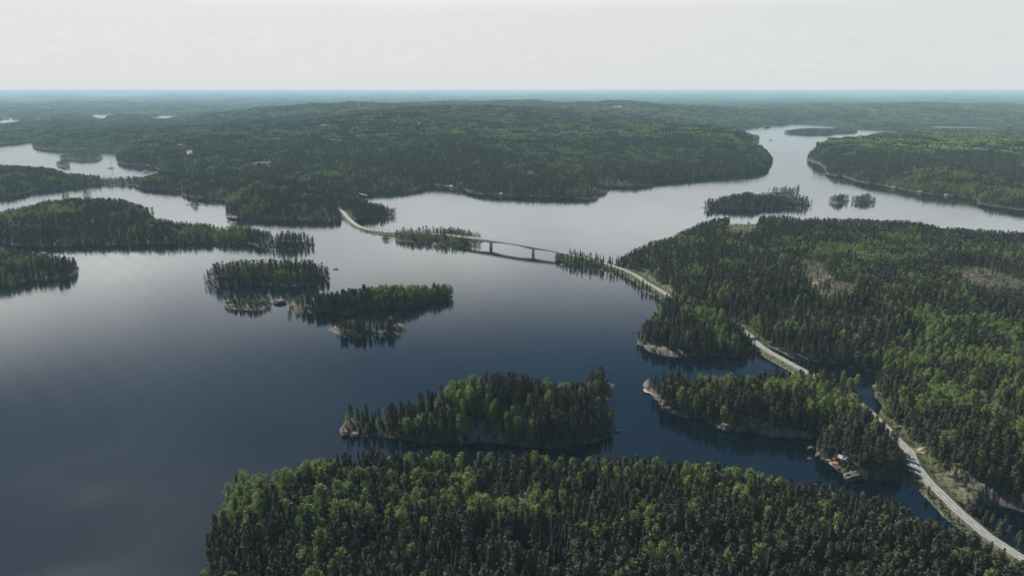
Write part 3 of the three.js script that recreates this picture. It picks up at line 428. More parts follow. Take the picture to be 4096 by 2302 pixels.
function birch(fine) {
  const t = Bag(), c = Bag(), V = THREE.Vector3, lean = rr(-.04, .04);
  limb(t, new V(0, -.04, 0), new V(lean, .55, 0), .013, .008, [0.42, 0.40, 0.36]); limb(t, new V(lean, .55, 0), new V(lean * 1.6, .9, 0), .008, .002, [0.3, 0.28, 0.24]);
  const clumps = fine ? 46 : 18, base = rr(.12, .24), wide = rr(.16, .22);
  for (let k = 0; k < clumps; k++) {
    const f = (k + rnd()) / clumps, y = base + (.97 - base) * f, prof = Math.pow(Math.sin(Math.PI * (.12 + .86 * f)), .6), a = k * 2.4 + rr(-.7, .7), R = wide * prof * Math.sqrt(rr(.1, 1)), cx = lean * y * 1.6 + Math.cos(a) * R, cz = Math.sin(a) * R, tone = rr(.75, 1.2), col = BIRCH.map((q) => q * tone);
    if (fine && k % 4 === 0) limb(t, new V(lean * y, y - .1, 0), new V(cx, y, cz), .004, .001, [0.2, 0.17, 0.14], 3);
    for (let m = 0; m < (fine ? 13 : 6); m++) { const q = .052; spray(c, cx + rr(-q, q), y + rr(-q, q) * .85, cz + rr(-q, q), Math.cos(a) + rr(-.8, .8), rr(-.1, 1.3) + f * .5, Math.sin(a) + rr(-.8, .8), rr(.013, .026) * (fine ? 1 : 1.9), col, 1.1); }
  }
  return [bagGeo(t), bagGeo(c)];
}
const leafMat = (o) => new THREE.MeshPhysicalMaterial({ vertexColors: true, roughness: 0.85, side: THREE.DoubleSide, ...o });
const barkMat = new THREE.MeshStandardMaterial({ vertexColors: true, roughness: 0.9 });
const needleMat = leafMat({ roughness: 0.8 }), birchMat = leafMat({ transmission: 0.35, thickness: 0, roughness: 0.95 }), wholeMat = leafMat({ roughness: 0.9 });
const MODELS = { pine: [], spruce: [], birch: [] }, LOW = { pine: [], spruce: [], birch: [] }, MAKE = { pine, spruce, birch }, WHOLE = { pine: [], spruce: [], birch: [] };
for (const kind of ['pine', 'spruce', 'birch']) for (let k = 0; k < 5; k++) { const m = MAKE[kind](true); MODELS[kind].push(m); WHOLE[kind].push(mergeGeometries(m)); if (k < 4) LOW[kind].push(mergeGeometries(MAKE[kind](false))); }
// a patch of far forest: many small trees, 40 m square
function stand(mixes) {
  const b = Bag();
  for (let i = 0; i < 9; i++) for (let j = 0; j < 9; j++) {
    const x = (i - 4 + rr(-.5, .5)) * 4.5, z = (j - 4 + rr(-.5, .5)) * 4.5, q = rnd(), isB = q < mixes[0], isS = q > 1 - mixes[1], H = rr(9, 16) * (isB ? .9 : 1), w = isB ? rr(2, 3) : rr(1.4, 2.2), k = rr(.7, 1.3), col = (isB ? BIRCH : isS ? SPRUCE : PINE).map((v) => v * k * 1.45), lo = isS ? 1 : H * .3, n = 5, a0 = rr(0, 6);  // far foliage lightened in its colour to stand in for distance haze
    for (let m = 0; m < n; m++) { const s = a0 + (m / n) * 6.283, e = a0 + ((m + 1) / n) * 6.283, mid = isS ? .3 : .62, yb = lo + (H - lo) * mid, A = [x + Math.cos(s) * w * rr(.7, 1.2), yb + rr(-1, 1), z + Math.sin(s) * w * rr(.7, 1.2)], B = [x + Math.cos(e) * w * rr(.7, 1.2), yb + rr(-1, 1), z + Math.sin(e) * w * rr(.7, 1.2)];
      tri(b, A, B, [x + rr(-.4, .4), H, z + rr(-.4, .4)], col); tri(b, A, [x, lo - 3, z], B, col.map((v) => v * 1.0)); }
  }
  return bagGeo(b);
}
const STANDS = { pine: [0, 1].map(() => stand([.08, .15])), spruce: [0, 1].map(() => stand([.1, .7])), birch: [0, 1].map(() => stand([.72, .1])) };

// where each tree stands
const treesOf = LANDS.map(() => []);                         // [kind, level, x, y, z, size, spread, turn, tint]
const mixAt = (x, z, L) => { const b = fbm(x / 70, z / 70, 3) * 0.9 + fbm(x / 420 + 4, z / 420, 2, n2b) * 0.7 + L.birch + (Math.hypot(x, z) > 2300 ? 0.22 + 0.5 * fbm(x / 1500, z / 1500, 2) : 0); const s = fbm(x / 55 + 30, z / 55, 2, n2b) * 0.8 + fbm(x / 300, z / 300 + 8, 2) * 0.5; return [ss(0.0, 0.55, b), ss(0.1, 0.6, s)]; };
function sow(spacing, rMin, rMax, level, only, rim) {
  const zMax = -rMin * 0.66, zMin = -rMax;
  for (let z = zMin; z < zMax; z += spacing) {
    const half = Math.min(Math.tan(0.8) * -z, rMax);
    for (let x = -half; x < half; x += spacing) {
      const X = x + rr(-.48, .48) * spacing, Z = z + rr(-.48, .48) * spacing, r = Math.hypot(X, Z), turn = rnd() * 6.283, q1 = rnd(), q2 = rnd(), q3 = rnd(), q4 = rnd();
      if (r < rMin || r >= rMax) continue;
      const g = ground(X, Z); if (!g) continue; const [h, d, id, zk] = g, L = LANDS[id]; if (level > 1 && id > 3) continue;
      if (d < 0.7 || h < 0.15) continue;
      if (only && id < 4) continue; if (rim && (id || d > 55)) continue; if (level === 2 && d < 34) continue;
      if (level > 1 && d > 150 && openAt(X, Z, id) > 0.5) continue;
      const zn = KINDS[zk]; let keep = L.dense * (d < 1 + L.rocky * 4 ? 1 - L.rocky * 0.7 : 1), size = 1;
      const gap = fbm(X / 17, Z / 17, 2, n2b);
      if (level < 2) { keep *= gap > 0.5 + (L.rocky < 0.3 ? 0.1 : 0) ? 0.2 : 1; const patch = fbm(X / 14, Z / 14, 3); if (patch > 0.66 - L.rocky * 0.3) keep *= 0.45; }
      if (zn === 'grass') keep *= 0.01; if (zn === 'cut') { keep *= r > 1100 ? 0.2 : 0.24; size = rr(.18, .8); } if (zn === 'sparse') { keep *= 0.6; size = .85; } if (zn === 'rock') { keep *= 0.2; size = .6; } if (zn === 'sand') keep *= 0.12; if (zn === 'verge') { keep *= 0.08; size = .4; }
      if (q1 > keep) continue;
      if (r < 2600) { const [rd] = roadAt(X, Z); if (rd < 9 || (id === CAUSEWAY)) continue; }
      const [mb, ms] = mixAt(X, Z, L), kind = q2 < mb * 0.85 + 0.06 ? 'birch' : q3 < ms * 0.85 + 0.06 ? 'spruce' : 'pine';
      const edge = d < 10 ? .82 + d * .018 : 1, H = size * L.tall * edge * (id === 1 ? 1.12 : 1) * (kind === 'birch' ? lerp(7, 16, q4) : kind === 'spruce' ? lerp(6, 17.5, q4) : lerp(7.5, 16.5, q4)) * (0.9 + 0.25 * fbm(X / 90, Z / 90, 2));
      treesOf[id].push([kind, level, X, h - .1, Z, H, rr(.9, 1.25), turn, rr(.75, 1.2)]);
    }
  }
}
sow(3.3, 180, 720, 0); sow(3.6, 720, 2300, 1); sow(3.6, 520, 720, 0, true); sow(4.3, 2300, 4600, 1, true); sow(4.6, 2300, 6500, 1, false, true); sow(36, 2300, 6500, 2); sow(70, 6500, 15000, 3); sow(150, 15000, 44000, 4);

// the nearest trees in the frame, each one a tree of its own; the rest is the mass of the wood
const inFrame = (x, y, z) => { const c = Math.cos(PITCH), s = Math.sin(PITCH), dy = y - EYE, f = -z * c - dy * s, u = dy * c - z * s; const px = (x / f) * F, py = (u / f) * F; return f > 0 && Math.abs(px) < 2090 && Math.abs(py) < 1190; };
const single = { pine: [], birch: [], spruce: [] };
for (const kind of ['pine', 'birch', 'spruce']) {
  const near = treesOf[1].filter((t) => t[0] === kind && t[1] === 0 && inFrame(t[2], t[3] + t[5] * .9, t[4])).sort((a, b) => Math.hypot(a[2], a[4]) - Math.hypot(b[2], b[4])).slice(0, kind === 'spruce' ? 150 : 290);
  for (const t of near) t.own = true; single[kind] = near;
}
const SAY = { pine: ['pine_tree', 'dark brownish green pine at the very front of the foreground headland wood', 'pine tree', 'pines at the front of the headland wood'], birch: ['birch_tree', 'bright yellow green birch at the very front of the foreground headland wood', 'birch tree', 'birches at the front of the headland wood'], spruce: ['spruce_tree', 'narrow dark pointed spruce at the very front of the foreground headland wood', 'spruce tree', 'spruces at the front of the headland wood'] };
const tints = [0.8, 0.95, 1.1];
const crownMats = {}; for (const [kind, m] of [['pine', needleMat], ['spruce', needleMat], ['birch', birchMat]]) crownMats[kind] = tints.map((t) => { const c = m.clone(); c.color.setScalar(t); if (kind === 'birch') c.color.setRGB(t * (0.85 + 0.25 * (t - .8) / .3), t, t); return c; });
function plantTree(kind, v, x, y, z, H, spread, turn, say) {
  const [name, label, cat, group] = say, t = thing(name, label, cat, [x, y, z], turn, group);
  part('trunk', MODELS[kind][v % 5][0], barkMat, t); part('crown', MODELS[kind][v % 5][1], crownMats[kind][(v * 7) % 3], t); t.scale.set(H * spread, H, H * spread); return t;
}
for (const kind of ['pine', 'birch', 'spruce']) single[kind].forEach((t, n) => { const a = Math.atan2(t[2], -t[4]), w = a < -0.17 ? 0 : a < 0.17 ? 1 : 2, [nm, lb, ct, gr] = SAY[kind]; plantTree(kind, n * 3 + Math.floor(n / 5), t[2], t[3], t[4], t[5], t[6], t[7], [nm, lb.replace('at the very front of the', ['at the front left of the', 'at the front middle of the', 'at the front right of the'][w]), ct, gr.replace('at the front of', ['at the front left of', 'at the front middle of', 'at the front right of'][w])]); });

const WOODS = { headland: ['wood of mixed pine and birch massed over the foreground headland', 'wood'], shore: ['deep mixed wood of spruce, pine and birch covering the right shore', 'wood'], peninsula: ['dense wood on the rocky peninsula in front of the road', 'wood'], hills: ['endless hazy forest covering the far hills to the horizon', 'forest'] };
const ISLE_WOODS = ['large domed island just beyond the foreground headland', 'long left island with the pale rock dome', 'dark island cut off by the left edge', 'mid sized island with bright birches on its crest', 'small rocky islet beside the longer mid lake island', 'elongated mid lake island', 'small island ringed by bare rock', 'island at the west end of the bridge', 'tiny islet beside the causeway bend', 'flat ledged island beyond the right shore', 'small island behind the flat ledged island', 'left one of two islets in the right channel', 'right one of two islets in the right channel', 'oval island in the far left lake', 'little islet below the oval island', 'skerry with the navigation mast', 'tiny islet with five trees in the far left lake', 'islet with a clump behind the long left island', 'single tuft islet behind the long left island', 'low rocky islet in the left channel', 'humped rock islet in the left channel', 'long flat skerry in the left channel', 'long low island in the far right lake', 'leftmost round islet of the far right lake', 'widest round islet of the far right lake', 'pin sized islet of the far right lake', 'lone dot islet of the far right lake', 'tiny dark skerry in the far right lake'];
LANDS.forEach((L, id) => {
  const list = treesOf[id].filter((t) => !t.own); if (!list.length) return;
  const w = new THREE.Group(); w.name = named(L.name === 'hills' ? 'forest' : 'wood'); scene.add(w);
  const say = WOODS[L.name] ?? ['trees on the ' + ISLE_WOODS[LANDS.filter((q, n) => n < id && q.name === 'island').length], 'wood'];
  tag(w, say[0], say[1], null, 'stuff');
  const piles = {};
  list.forEach((t, n) => { const v = t[1] < 1 ? n % 5 : t[1] < 2 ? n % 4 : n % 2, key = t[0] + t[1] + v; (piles[key] ??= { kind: t[0], level: t[1], v, at: [] }).at.push(t); });
  const m = new THREE.Matrix4(), q = new THREE.Quaternion(), up = new THREE.Vector3(0, 1, 0), c = new THREE.Color();
  for (const { kind, level, v, at } of Object.values(piles)) {
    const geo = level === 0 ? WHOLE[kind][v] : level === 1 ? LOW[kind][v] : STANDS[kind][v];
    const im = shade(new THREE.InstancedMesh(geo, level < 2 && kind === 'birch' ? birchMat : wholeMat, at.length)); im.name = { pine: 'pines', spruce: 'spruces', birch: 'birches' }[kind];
    at.forEach((t, n) => {
      q.setFromAxisAngle(up, t[7]); const wide = level < 2 ? t[5] * t[6] : level === 2 ? t[6] * .95 : level === 3 ? 1.9 : 4.1, tall = level < 2 ? t[5] : (t[5] / 14) * (level === 4 ? 1.3 : 1.05);
      m.compose(new THREE.Vector3(t[2], t[3], t[4]), q, new THREE.Vector3(wide, tall, wide)); im.setMatrixAt(n, m);
      const k = t[8], warm = rr(-.08, .08); im.setColorAt(n, c.setRGB(k * (1 + warm), k, k * (1 - warm * .5)));
    });
    w.add(im);
  }
});
console.log('trees', treesOf.map((t) => t.length).join(' '), 'total', treesOf.reduce((a, t) => a + t.length, 0));

// ---------------------------------------------------------------- the road and the bridge
const spot = (s, x, y, lift = 0) => { let h = 0, q; for (let i = 0; i < 12; i++) { q = pt(s, x, y, h + lift); const g = ground(...q); h = lerp(h, g ? Math.max(0, g[0]) : 0, 0.6); } return [q[0], h, q[1]]; };
const side = road.map((p, i) => { const a = road[Math.max(0, i - 2)], b = road[Math.min(ROADN, i + 2)], l = Math.hypot(b.x - a.x, b.z - a.z); return [-(b.z - a.z) / l, (b.x - a.x) / l]; }); // to the right of travel
function ribbon(i0, i1, o0, o1, lift, skip) {
  const pos = [], idx = [], uv = []; let n = 0, run = 0;
  for (let i = i0; i <= i1; i++) { const p = road[i], s = side[i]; pos.push(p.x + s[0] * o0, p.y + lift, p.z + s[1] * o0, p.x + s[0] * o1, p.y + lift, p.z + s[1] * o1); run += i ? p.distanceTo(road[i - 1]) : 0; uv.push(o0, run, o1, run); if (i > i0 && !(skip && skip(i))) idx.push(n - 2, n - 1, n, n - 1, n + 1, n); n += 2; }
  const g = new THREE.BufferGeometry(); g.setAttribute('position', new THREE.Float32BufferAttribute(pos, 3)); g.setAttribute('uv', new THREE.Float32BufferAttribute(uv, 2)); g.setIndex(idx); g.computeVertexNormals(); if (g.attributes.normal.getY(0) < 0) { const a = g.index.array; for (let k = 0; k < a.length; k += 3) [a[k], a[k + 1]] = [a[k + 1], a[k]]; g.computeVertexNormals(); } return g;
}
const asphalt = std(0.19, 0.186, 0.178, 0.85), paint = std(0.62, 0.62, 0.60, 0.7), concrete = std(0.42, 0.43, 0.43, 0.8), steel = std(0.45, 0.47, 0.48, 0.5, { metalness: 0.6 }), gravel = std(0.40, 0.35, 0.28, 0.95, { map: groundTex });
{
  const r = thing('road', 'grey two lane road with white lines winding over causeways and the bridge', 'road', [0, 0, 0], 0, null, 'structure');
  part('asphalt', ribbon(0, ROADN, -2.5, 2.5, 0), asphalt, r);
  part('edge_line', ribbon(0, ROADN, -2.3, -2.16, 0.03), paint, r); part('edge_line', ribbon(0, ROADN, 2.16, 2.3, 0.03), paint, r);
  part('centre_line', ribbon(0, ROADN, -0.11, 0.11, 0.03, (i) => i % 6 > 2), paint, r);
  // gravel turning beside the road, and the forest tracks
  const strip = (name, label, pts, w) => { const c = new THREE.CatmullRomCurve3(pts.map((p) => new THREE.Vector3(...p))), q = c.getSpacedPoints(24), pos = [], idx = [], uv = []; q.forEach((p, i) => { const a = q[Math.max(0, i - 1)], b = q[Math.min(24, i + 1)], l = Math.hypot(b.x - a.x, b.z - a.z), sx = -(b.z - a.z) / l, sz = (b.x - a.x) / l; for (const o of [-w, w]) { const X = p.x + sx * o * rr(.85, 1.15), Z = p.z + sz * o * rr(.85, 1.15); pos.push(X, (ground(X, Z)?.[0] ?? 0) + 0.25, Z); uv.push(X, Z); } if (i) idx.push(i * 2 - 2, i * 2, i * 2 - 1, i * 2 - 1, i * 2, i * 2 + 1); });
    const g = new THREE.BufferGeometry(); g.setAttribute('position', new THREE.Float32BufferAttribute(pos, 3)); g.setAttribute('uv', new THREE.Float32BufferAttribute(uv, 2)); g.setIndex(idx); g.computeVertexNormals(); return solo(name, g, gravel, label, 'track', null, 'structure'); };
  strip('gravel_track', 'pale gravel track joining the road at a fork near the right edge', [spot('F', 880, 762), spot('F', 905, 760), spot('F', 940, 758), spot('F', 985, 766)], 2.6);
  strip('gravel_track', 'sandy forest track bending through the right shore clearing', [spot('e', 600, 205), spot('e', 660, 170), spot('e', 730, 138), spot('e', 800, 128), spot('e', 870, 122)], 2.8);
  strip('gravel_track', 'thin sandy track at the far edge of the right shore clearing', [spot('d', 690, 1138), spot('d', 760, 1158), spot('d', 840, 1172), spot('d', 920, 1190)], 2);
  strip('gravel_track', 'short straight pale road seen end on in the far left forest', [spot('a', 2420, 2, 0), spot('a', 2428, 40), spot('a', 2434, 82)], 7);
  strip('gravel_track', 'bend of pale gravel road below the field of heaped rock', [spot('b', 590, 192), spot('b', 640, 215), spot('b', 680, 245)], 6);
  strip('gravel_track', 'second pale bend of gravel road nearer the pond in the far forest', [spot('b', 765, 280), spot('b', 800, 296), spot('b', 840, 310)], 5);
}
{
  const b = thing('bridge', 'long pale concrete girder bridge on two piers crossing the strait', 'bridge', [0, 0, 0]);
  const near = (x, y, h) => nearestRoad(...pt('r', x, y, h)), p1 = near(700, 340, 9.9), p2 = near(1424, 452, 9.6), i0 = br0 - 2, i1 = br1 + 2;
  const wall = (o0, o1, top, bottom) => { // a bar that follows the road between two offsets; top and bottom below the road
    const pos = [], idx = []; let n = 0;
    for (let i = i0; i <= i1; i++) { const p = road[i], s = side[i], t = p.y - top(i), u = p.y - bottom(i); for (const [o, y] of [[o0, t], [o1, t], [o1, u], [o0, u]]) pos.push(p.x + s[0] * o, y, p.z + s[1] * o); if (i > i0) for (let k = 0; k < 4; k++) { const a = n - 4 + k, c = n - 4 + (k + 1) % 4, d = n + k, e = n + (k + 1) % 4; idx.push(a, d, c, c, d, e); } n += 4; }
    idx.push(0, 1, 2, 0, 2, 3, n - 4, n - 2, n - 3, n - 4, n - 1, n - 2);
    const g = new THREE.BufferGeometry(); g.setAttribute('position', new THREE.Float32BufferAttribute(pos, 3)); g.setIndex(idx); const f = g.toNonIndexed(); f.computeVertexNormals(); return f;
  };
  part('deck', wall(-4.2, 4.2, () => 0.06, () => 0.5), concrete, b);
  const haunch = (i) => { const d = Math.min(Math.abs(i - p1), Math.abs(i - p2)) / (p2 - p1); return 1.6 + 1.7 * Math.exp(-((d / 0.2) ** 2)); };
  part('girder', wall(-2.8, 2.8, () => 0.505, haunch), concrete, b);
  for (const s of [-1, 1]) {
    part('kerb', wall(s * 3.75, s * 4.15, () => -0.2, () => 0.055), concrete, b);
    const g = []; for (let i = i0; i <= i1; i += 2) { const p = road[i], c = new THREE.BoxGeometry(0.1, 1.0, 0.1); c.translate(p.x + side[i][0] * s * 3.95, p.y + 0.7, p.z + side[i][1] * s * 3.95); g.push(c.toNonIndexed()); }
    for (const y of [0.72, 1.2]) { const w = wall(s * 3.9, s * 4.0, () => -y - 0.06, () => -y + 0.06); w.setAttribute('uv', new THREE.Float32BufferAttribute(w.attributes.position.count * 2, 2)); g.push(w); }
    part('railing', mergeGeometries(g), steel, b);
  }
  const axis = (i) => Math.atan2(side[i][0], side[i][1]);
  for (const [i, twin] of [[p1, true], [p2, false]]) {
    const p = road[i], h = p.y - haunch(i) + 0.03;
    for (const o of twin ? [-1.75, 1.75] : [0]) { const c = new THREE.CylinderGeometry(0.5, 0.55, h + 4, 4, 1, false, Math.PI / 4); c.scale(twin ? 1.9 : 2.6, 1, twin ? 2.2 : 4.6); const q = part('pier', c, concrete, b); q.position.set(p.x + side[i][0] * o, h / 2 - 2, p.z + side[i][1] * o); q.rotation.y = axis(i); }
    const cap = part('pier_footing', new THREE.CylinderGeometry(0.5, 0.5, 0.7, 4, 1, false, Math.PI / 4).scale(3.4, 1, 8), concrete, b); cap.position.set(p.x, 0.1, p.z); cap.rotation.y = axis(i);
  }
  for (const i of [i0 + 2, i1 - 2]) { const p = road[i], a = part('abutment', new THREE.BoxGeometry(9.2, p.y + 1.4, 3), concrete, b); a.position.set(p.x, (p.y - 0.6) / 2 - 1, p.z); a.rotation.y = Math.atan2(-side[i][1], side[i][0]); }
}

// ---------------------------------------------------------------- trees and bushes one can tell apart beside the road
function row(list, say, kind) { for (const [i, off, H, wide] of list) { const p = road[clamp(i, 0, ROADN)], s = side[clamp(i, 0, ROADN)], x = p.x + s[0] * off, z = p.z + s[1] * off, g = ground(x, z); plantTree(kind, Math.floor(rnd() * 5), x, Math.max(0.1, g ? g[0] : 0) - 0.1, z, H, (wide ?? 1) * rr(.9, 1.25), rr(0, 6), say); } }
const ri = (s, x, y, h) => nearestRoad(...pt(s, x, y, h));
const L0 = ri('j', 540, 492, 2.4), L1 = ri('j', 1030, 552, 3.6);
row([...Array(11)].map((_, k) => [Math.round(lerp(L0, L1, (k + rr(.1, .7)) / 11)), -rr(6.5, 8), rr(4.2, 6)]), ['spruce_tree', 'thin young spruce in the single file along the causeway west of the bridge', 'spruce tree', 'young spruces along the west causeway'], 'spruce');
row([...Array(14)].map((_, k) => [Math.round(lerp(L0 - 4, L1, (k + rnd()) / 14)), rr(6.2, 8.4), rr(2.2, 5)]), ['birch_tree', 'low bushy birch on the near bank of the causeway west of the bridge', 'birch tree', 'low birches on the west causeway bank'], 'birch');
for (const [x, y, top] of [[1605, 600, 462], [1650, 590, 475], [1700, 600, 480], [1745, 600, 455], [1820, 605, 455], [1865, 605, 490], [1895, 605, 450], [1935, 610, 480], [1985, 612, 455], [2060, 615, 520], [2105, 620, 465], [2140, 615, 520], [2180, 618, 505], [2280, 624, 510], [2350, 640, 527], [2400, 650, 550], [2437, 645, 620], [2466, 655, 608], [2495, 660, 625]]) { const q = spot('j', x, y + 8); plantTree('spruce', x % 5, q[0], q[1] - .1, q[2], ((y - top) * .2329 * 0.335) / 0.97, 1.15, x, ['spruce_tree', 'slim pointed spruce standing on the far side of the road at the bridge island', 'spruce tree', 'spruces on the bridge island']); }
const E0 = br1 + 2, E1 = ri('E', 560, 453, 4), E2 = ri('E', 1040, 722, 5);
row([...Array(30)].map((_, k) => [Math.round(lerp(E0, E1, Math.pow((k + rnd()) / 30, 1.2))), rr(8, 14), rr(6, 10)]), ['birch_tree', 'tall slender birch on the lake side of the road just east of the bridge', 'birch tree', 'birches east of the bridge'], 'birch');
row([...Array(26)].map((_, k) => [Math.round(lerp(E0 + 2, E1, (k + rnd()) / 26)), -rr(7, 15), rr(8, 13)]), ['spruce_tree', 'dark spruce on the far side of the road just east of the bridge', 'spruce tree', 'spruces east of the bridge'], 'spruce');
row([...Array(18)].map((_, k) => [Math.round(lerp(E1, E2, (k + rnd()) / 18)), rr(7, 11), rr(4, 9)]), ['spruce_tree', 'small spruce on the lake side verge where the road runs along the shore', 'spruce tree', 'small spruces along the shore road'], 'spruce');
const M0 = ri('F', 85, 196, 2.6), M1 = ri('F', 470, 406, 3);
row([...Array(13)].map((_, k) => [Math.round(lerp(M0 + 14, M1, (k + rr(.2, .8)) / 13)), -rr(7, 9), rr(5.5, 8.5)]), ['spruce_tree', 'narrow spruce on the pond side of the middle causeway', 'spruce tree', 'spruces along the middle causeway'], 'spruce');
const B0 = ri('F', 910, 825, 3.4), B1 = ri('F', 1490, 1340, 3);
row([...Array(17)].map((_, k) => [Math.round(lerp(B0 + 10, B1, (k + rnd()) / 17)), rr(5.2, 8), rr(3.5, 7.5)]), ['pine_tree', 'scraggly little pine on the lake side bank of the road at the bottom right', 'pine tree', 'little pines along the bottom right causeway'], 'pine');
row([...Array(24)].map((_, k) => [Math.round(lerp(ri('F', 1100, 1040, 2.8), B1, (k + rnd()) / 24)), -rr(5.5, 12), rr(5, 9.5), 1.2]), ['pine_tree', 'dark green young pine between the road and the dark pond at the bottom right', 'pine tree', 'trees beside the bottom right pond'], 'pine');
for (const [x, y, H] of [[820, 660, 5], [850, 662, 7], [880, 662, 6.5], [905, 660, 6], [865, 668, 5]]) { const q = spot('j', x, y); plantTree('birch', x % 5, q[0], q[1] - .1, q[2], H, 1.2, x, ['birch_tree', 'small dark birch in the clump on the tiny islet beside the causeway', 'birch tree', 'birches on the tiny causeway islet']); }
{ const q = spot('G', 145, 508); plantTree('birch', 2, q[0], q[1] - .2, q[2], 9.5, .8, 1, ['birch_tree', 'lone slender birch on the rock at the left tip of the domed island', 'birch tree']); }
for (const [x, y, H] of [[1775, 285, 12.5], [1805, 280, 11]]) { const q = spot('G', x, y); plantTree('pine', 1, q[0], q[1] - .2, q[2], H, 1.5, x, ['pine_tree', 'broad dark pine on the bare rock at the right end of the domed island', 'pine tree', 'pines on the right tip of the domed island']); }
{ // low bushes on banks and shores, too many to count
  const list = [];
  for (let i = 0; i <= ROADN; i++) if (!onBridge(i)) for (const s of [-1, 1]) for (let k = 0; k < 3; k++) { const o = s * rr(3.9, 8.5), x = road[i].x + side[i][0] * o + rr(-1, 1), z = road[i].z + side[i][1] * o + rr(-1, 1), g = ground(x, z); if (g && g[1] > 0.1 && g[0] > 0.15 && rnd() < 0.55) list.push([x, g[0] - .1, z, rr(.5, 1.9)]); }
  for (let n = 0; n < 150000; n++) { const r = 185 * Math.exp(Math.sqrt(rnd()) * 2.1), a = rr(-.75, .75), x = r * Math.sin(a), z = -r * Math.cos(a), g = ground(x, z); if (!g || g[1] < 0.3 || g[0] < .2 || g[2] === CAUSEWAY || roadAt(x, z)[0] < 6) continue; const L = LANDS[g[2]], zn = KINDS[g[3]]; if (zn === 'sand' || (zn === 'rock' && rnd() < .75) || (g[1] < L.rocky * 5 && rnd() < .5) || fbm(x / 9, z / 9, 2) < -.05) continue; list.push([x, g[0] - .1, z, rr(.8, 3.2) * (zn === 'cut' ? .6 : 1)]); }
  const m = new THREE.Matrix4(), q = new THREE.Quaternion(), up = new THREE.Vector3(0, 1, 0), c = new THREE.Color();
  const im = shade(new THREE.InstancedMesh(LOW.birch[1], birchMat, list.length)); im.name = 'bushes';
  list.forEach(([x, y, z, H], n) => { q.setFromAxisAngle(up, n); m.compose(new THREE.Vector3(x, y - H * .2, z), q, new THREE.Vector3(H * 2, H * 1.2, H * 2)); im.setMatrixAt(n, m); const k = rr(.45, .95); im.setColorAt(n, c.setRGB(k * rr(.8, 1.1), k, k)); });
  scene.add(im); tag(im, 'low green bushes scattered over road banks and forest floor', 'bushes', null, 'stuff');
  // cut branches and logs left lying in the clearings
  const logs = []; for (const Z of ZONES) if (Z.kind === 'cut' || Z.kind === 'sparse') { const A = (Z.box[1] - Z.box[0]) * (Z.box[3] - Z.box[2]), d = Math.hypot(Z.box[0], Z.box[2]); for (let n = 0; n < Math.min(450, A / (d > 1500 ? 90 : 14)); n++) { const x = rr(Z.box[0], Z.box[1]), z = rr(Z.box[2], Z.box[3]); if (!inside(Z.pts, x, z)) continue; const g = ground(x, z); if (g) logs.push([x, g[0] + .15, z]); } }
  const lm = shade(new THREE.InstancedMesh(new THREE.CylinderGeometry(.5, .38, 1, 5).rotateZ(Math.PI / 2), std(0.21, 0.175, 0.135), logs.length)); lm.name = 'logging_debris';
  logs.forEach(([x, y, z], n) => { q.setFromAxisAngle(up, (n % 5 ? .4 : 1.6) + rr(-.5, .5)); const s = rr(.18, .55); m.compose(new THREE.Vector3(x, y, z), q, new THREE.Vector3(rr(2, 8), s, s)); lm.setMatrixAt(n, m); const k = rr(.4, 1.3); lm.setColorAt(n, c.setRGB(k, k, k)); });
  scene.add(lm); tag(lm, 'pale felled branches and logs littering the clearings on the right shore', 'branches', null, 'stuff');
}

// ---------------------------------------------------------------- rocks
const rockTex = (() => { const N = 256, d = new Uint8Array(N * N * 4); for (let y = 0; y < N; y++) for (let x = 0; x < N; x++) { const a = (x / N) * 6.2832, b = (y / N) * 6.2832; let s = 0; for (let o = 0, f = 1.5, w = .5; o < 5; o++, f *= 2.1, w *= .6) s += w * n3(Math.cos(a) * f + o, Math.sin(a) * f + Math.cos(b) * f, Math.sin(b) * f); const v = clamp(175 + s * 95, 40, 255), k = (y * N + x) * 4; d[k] = v; d[k + 1] = v * .97; d[k + 2] = v * .94; d[k + 3] = 255; } const t = new THREE.DataTexture(d, N, N); t.wrapS = t.wrapT = THREE.RepeatWrapping; t.magFilter = THREE.LinearFilter; t.colorSpace = THREE.SRGBColorSpace; t.needsUpdate = true; return t; })();
const rockMats = [[.27, .245, .22], [.19, .178, .17], [.29, .245, .205], [.36, .19, .12]].map(([r, g, b]) => std(r, g, b, .9, { map: rockTex, bumpMap: rockTex, bumpScale: 0.3 }));
const rockShapes = [0, 1, 2, 3].map((k) => { const g = new THREE.IcosahedronGeometry(1, 9), p = g.attributes.position; for (let i = 0; i < p.count; i++) { const v = new THREE.Vector3().fromBufferAttribute(p, i), f = 1 + .22 * n3(v.x * 1.3 + k * 9, v.y * 1.3, v.z * 1.3) + .1 * Math.abs(n3(v.x * 3.1, v.y * 3.1 + k * 5, v.z * 3.1)) + .04 * n3(v.x * 8, v.y * 8, v.z * 8 + k); v.multiplyScalar(f); v.y = Math.min(v.y, .92 + .1 * v.x); p.setXYZ(i, v.x, v.y, v.z); } g.computeVertexNormals(); return g; });
function rock(s, x, y, w, h, d, label, mat = 0, turn = 0, group) { const q = spot(s, x, y), m = solo('boulder', rockShapes[(x + y) % 4], rockMats[mat], label, 'boulder', group); m.position.set(q[0], q[1] + h * .12, q[2]); m.scale.set(w / 2, h * .62, d / 2); m.rotation.y = turn; return m; }
rock('l', 1255, 1265, 8.6, 5, 6.5, 'big rounded grey boulder standing in the dark channel below the cottage', 1, .4);
rock('l', 455, 690, 3.9, 1.8, 2.6, 'pale grey boulder alone in the water under the rock face', 0, .2);
rock('l', 430, 885, 2.9, .8, 1.8, 'low tan rock barely above the water left of the cottage', 2, .1);
rock('l', 600, 830, 3.6, 2.4, 3, 'tan boulder at the water edge left of the cottage', 2, .8);
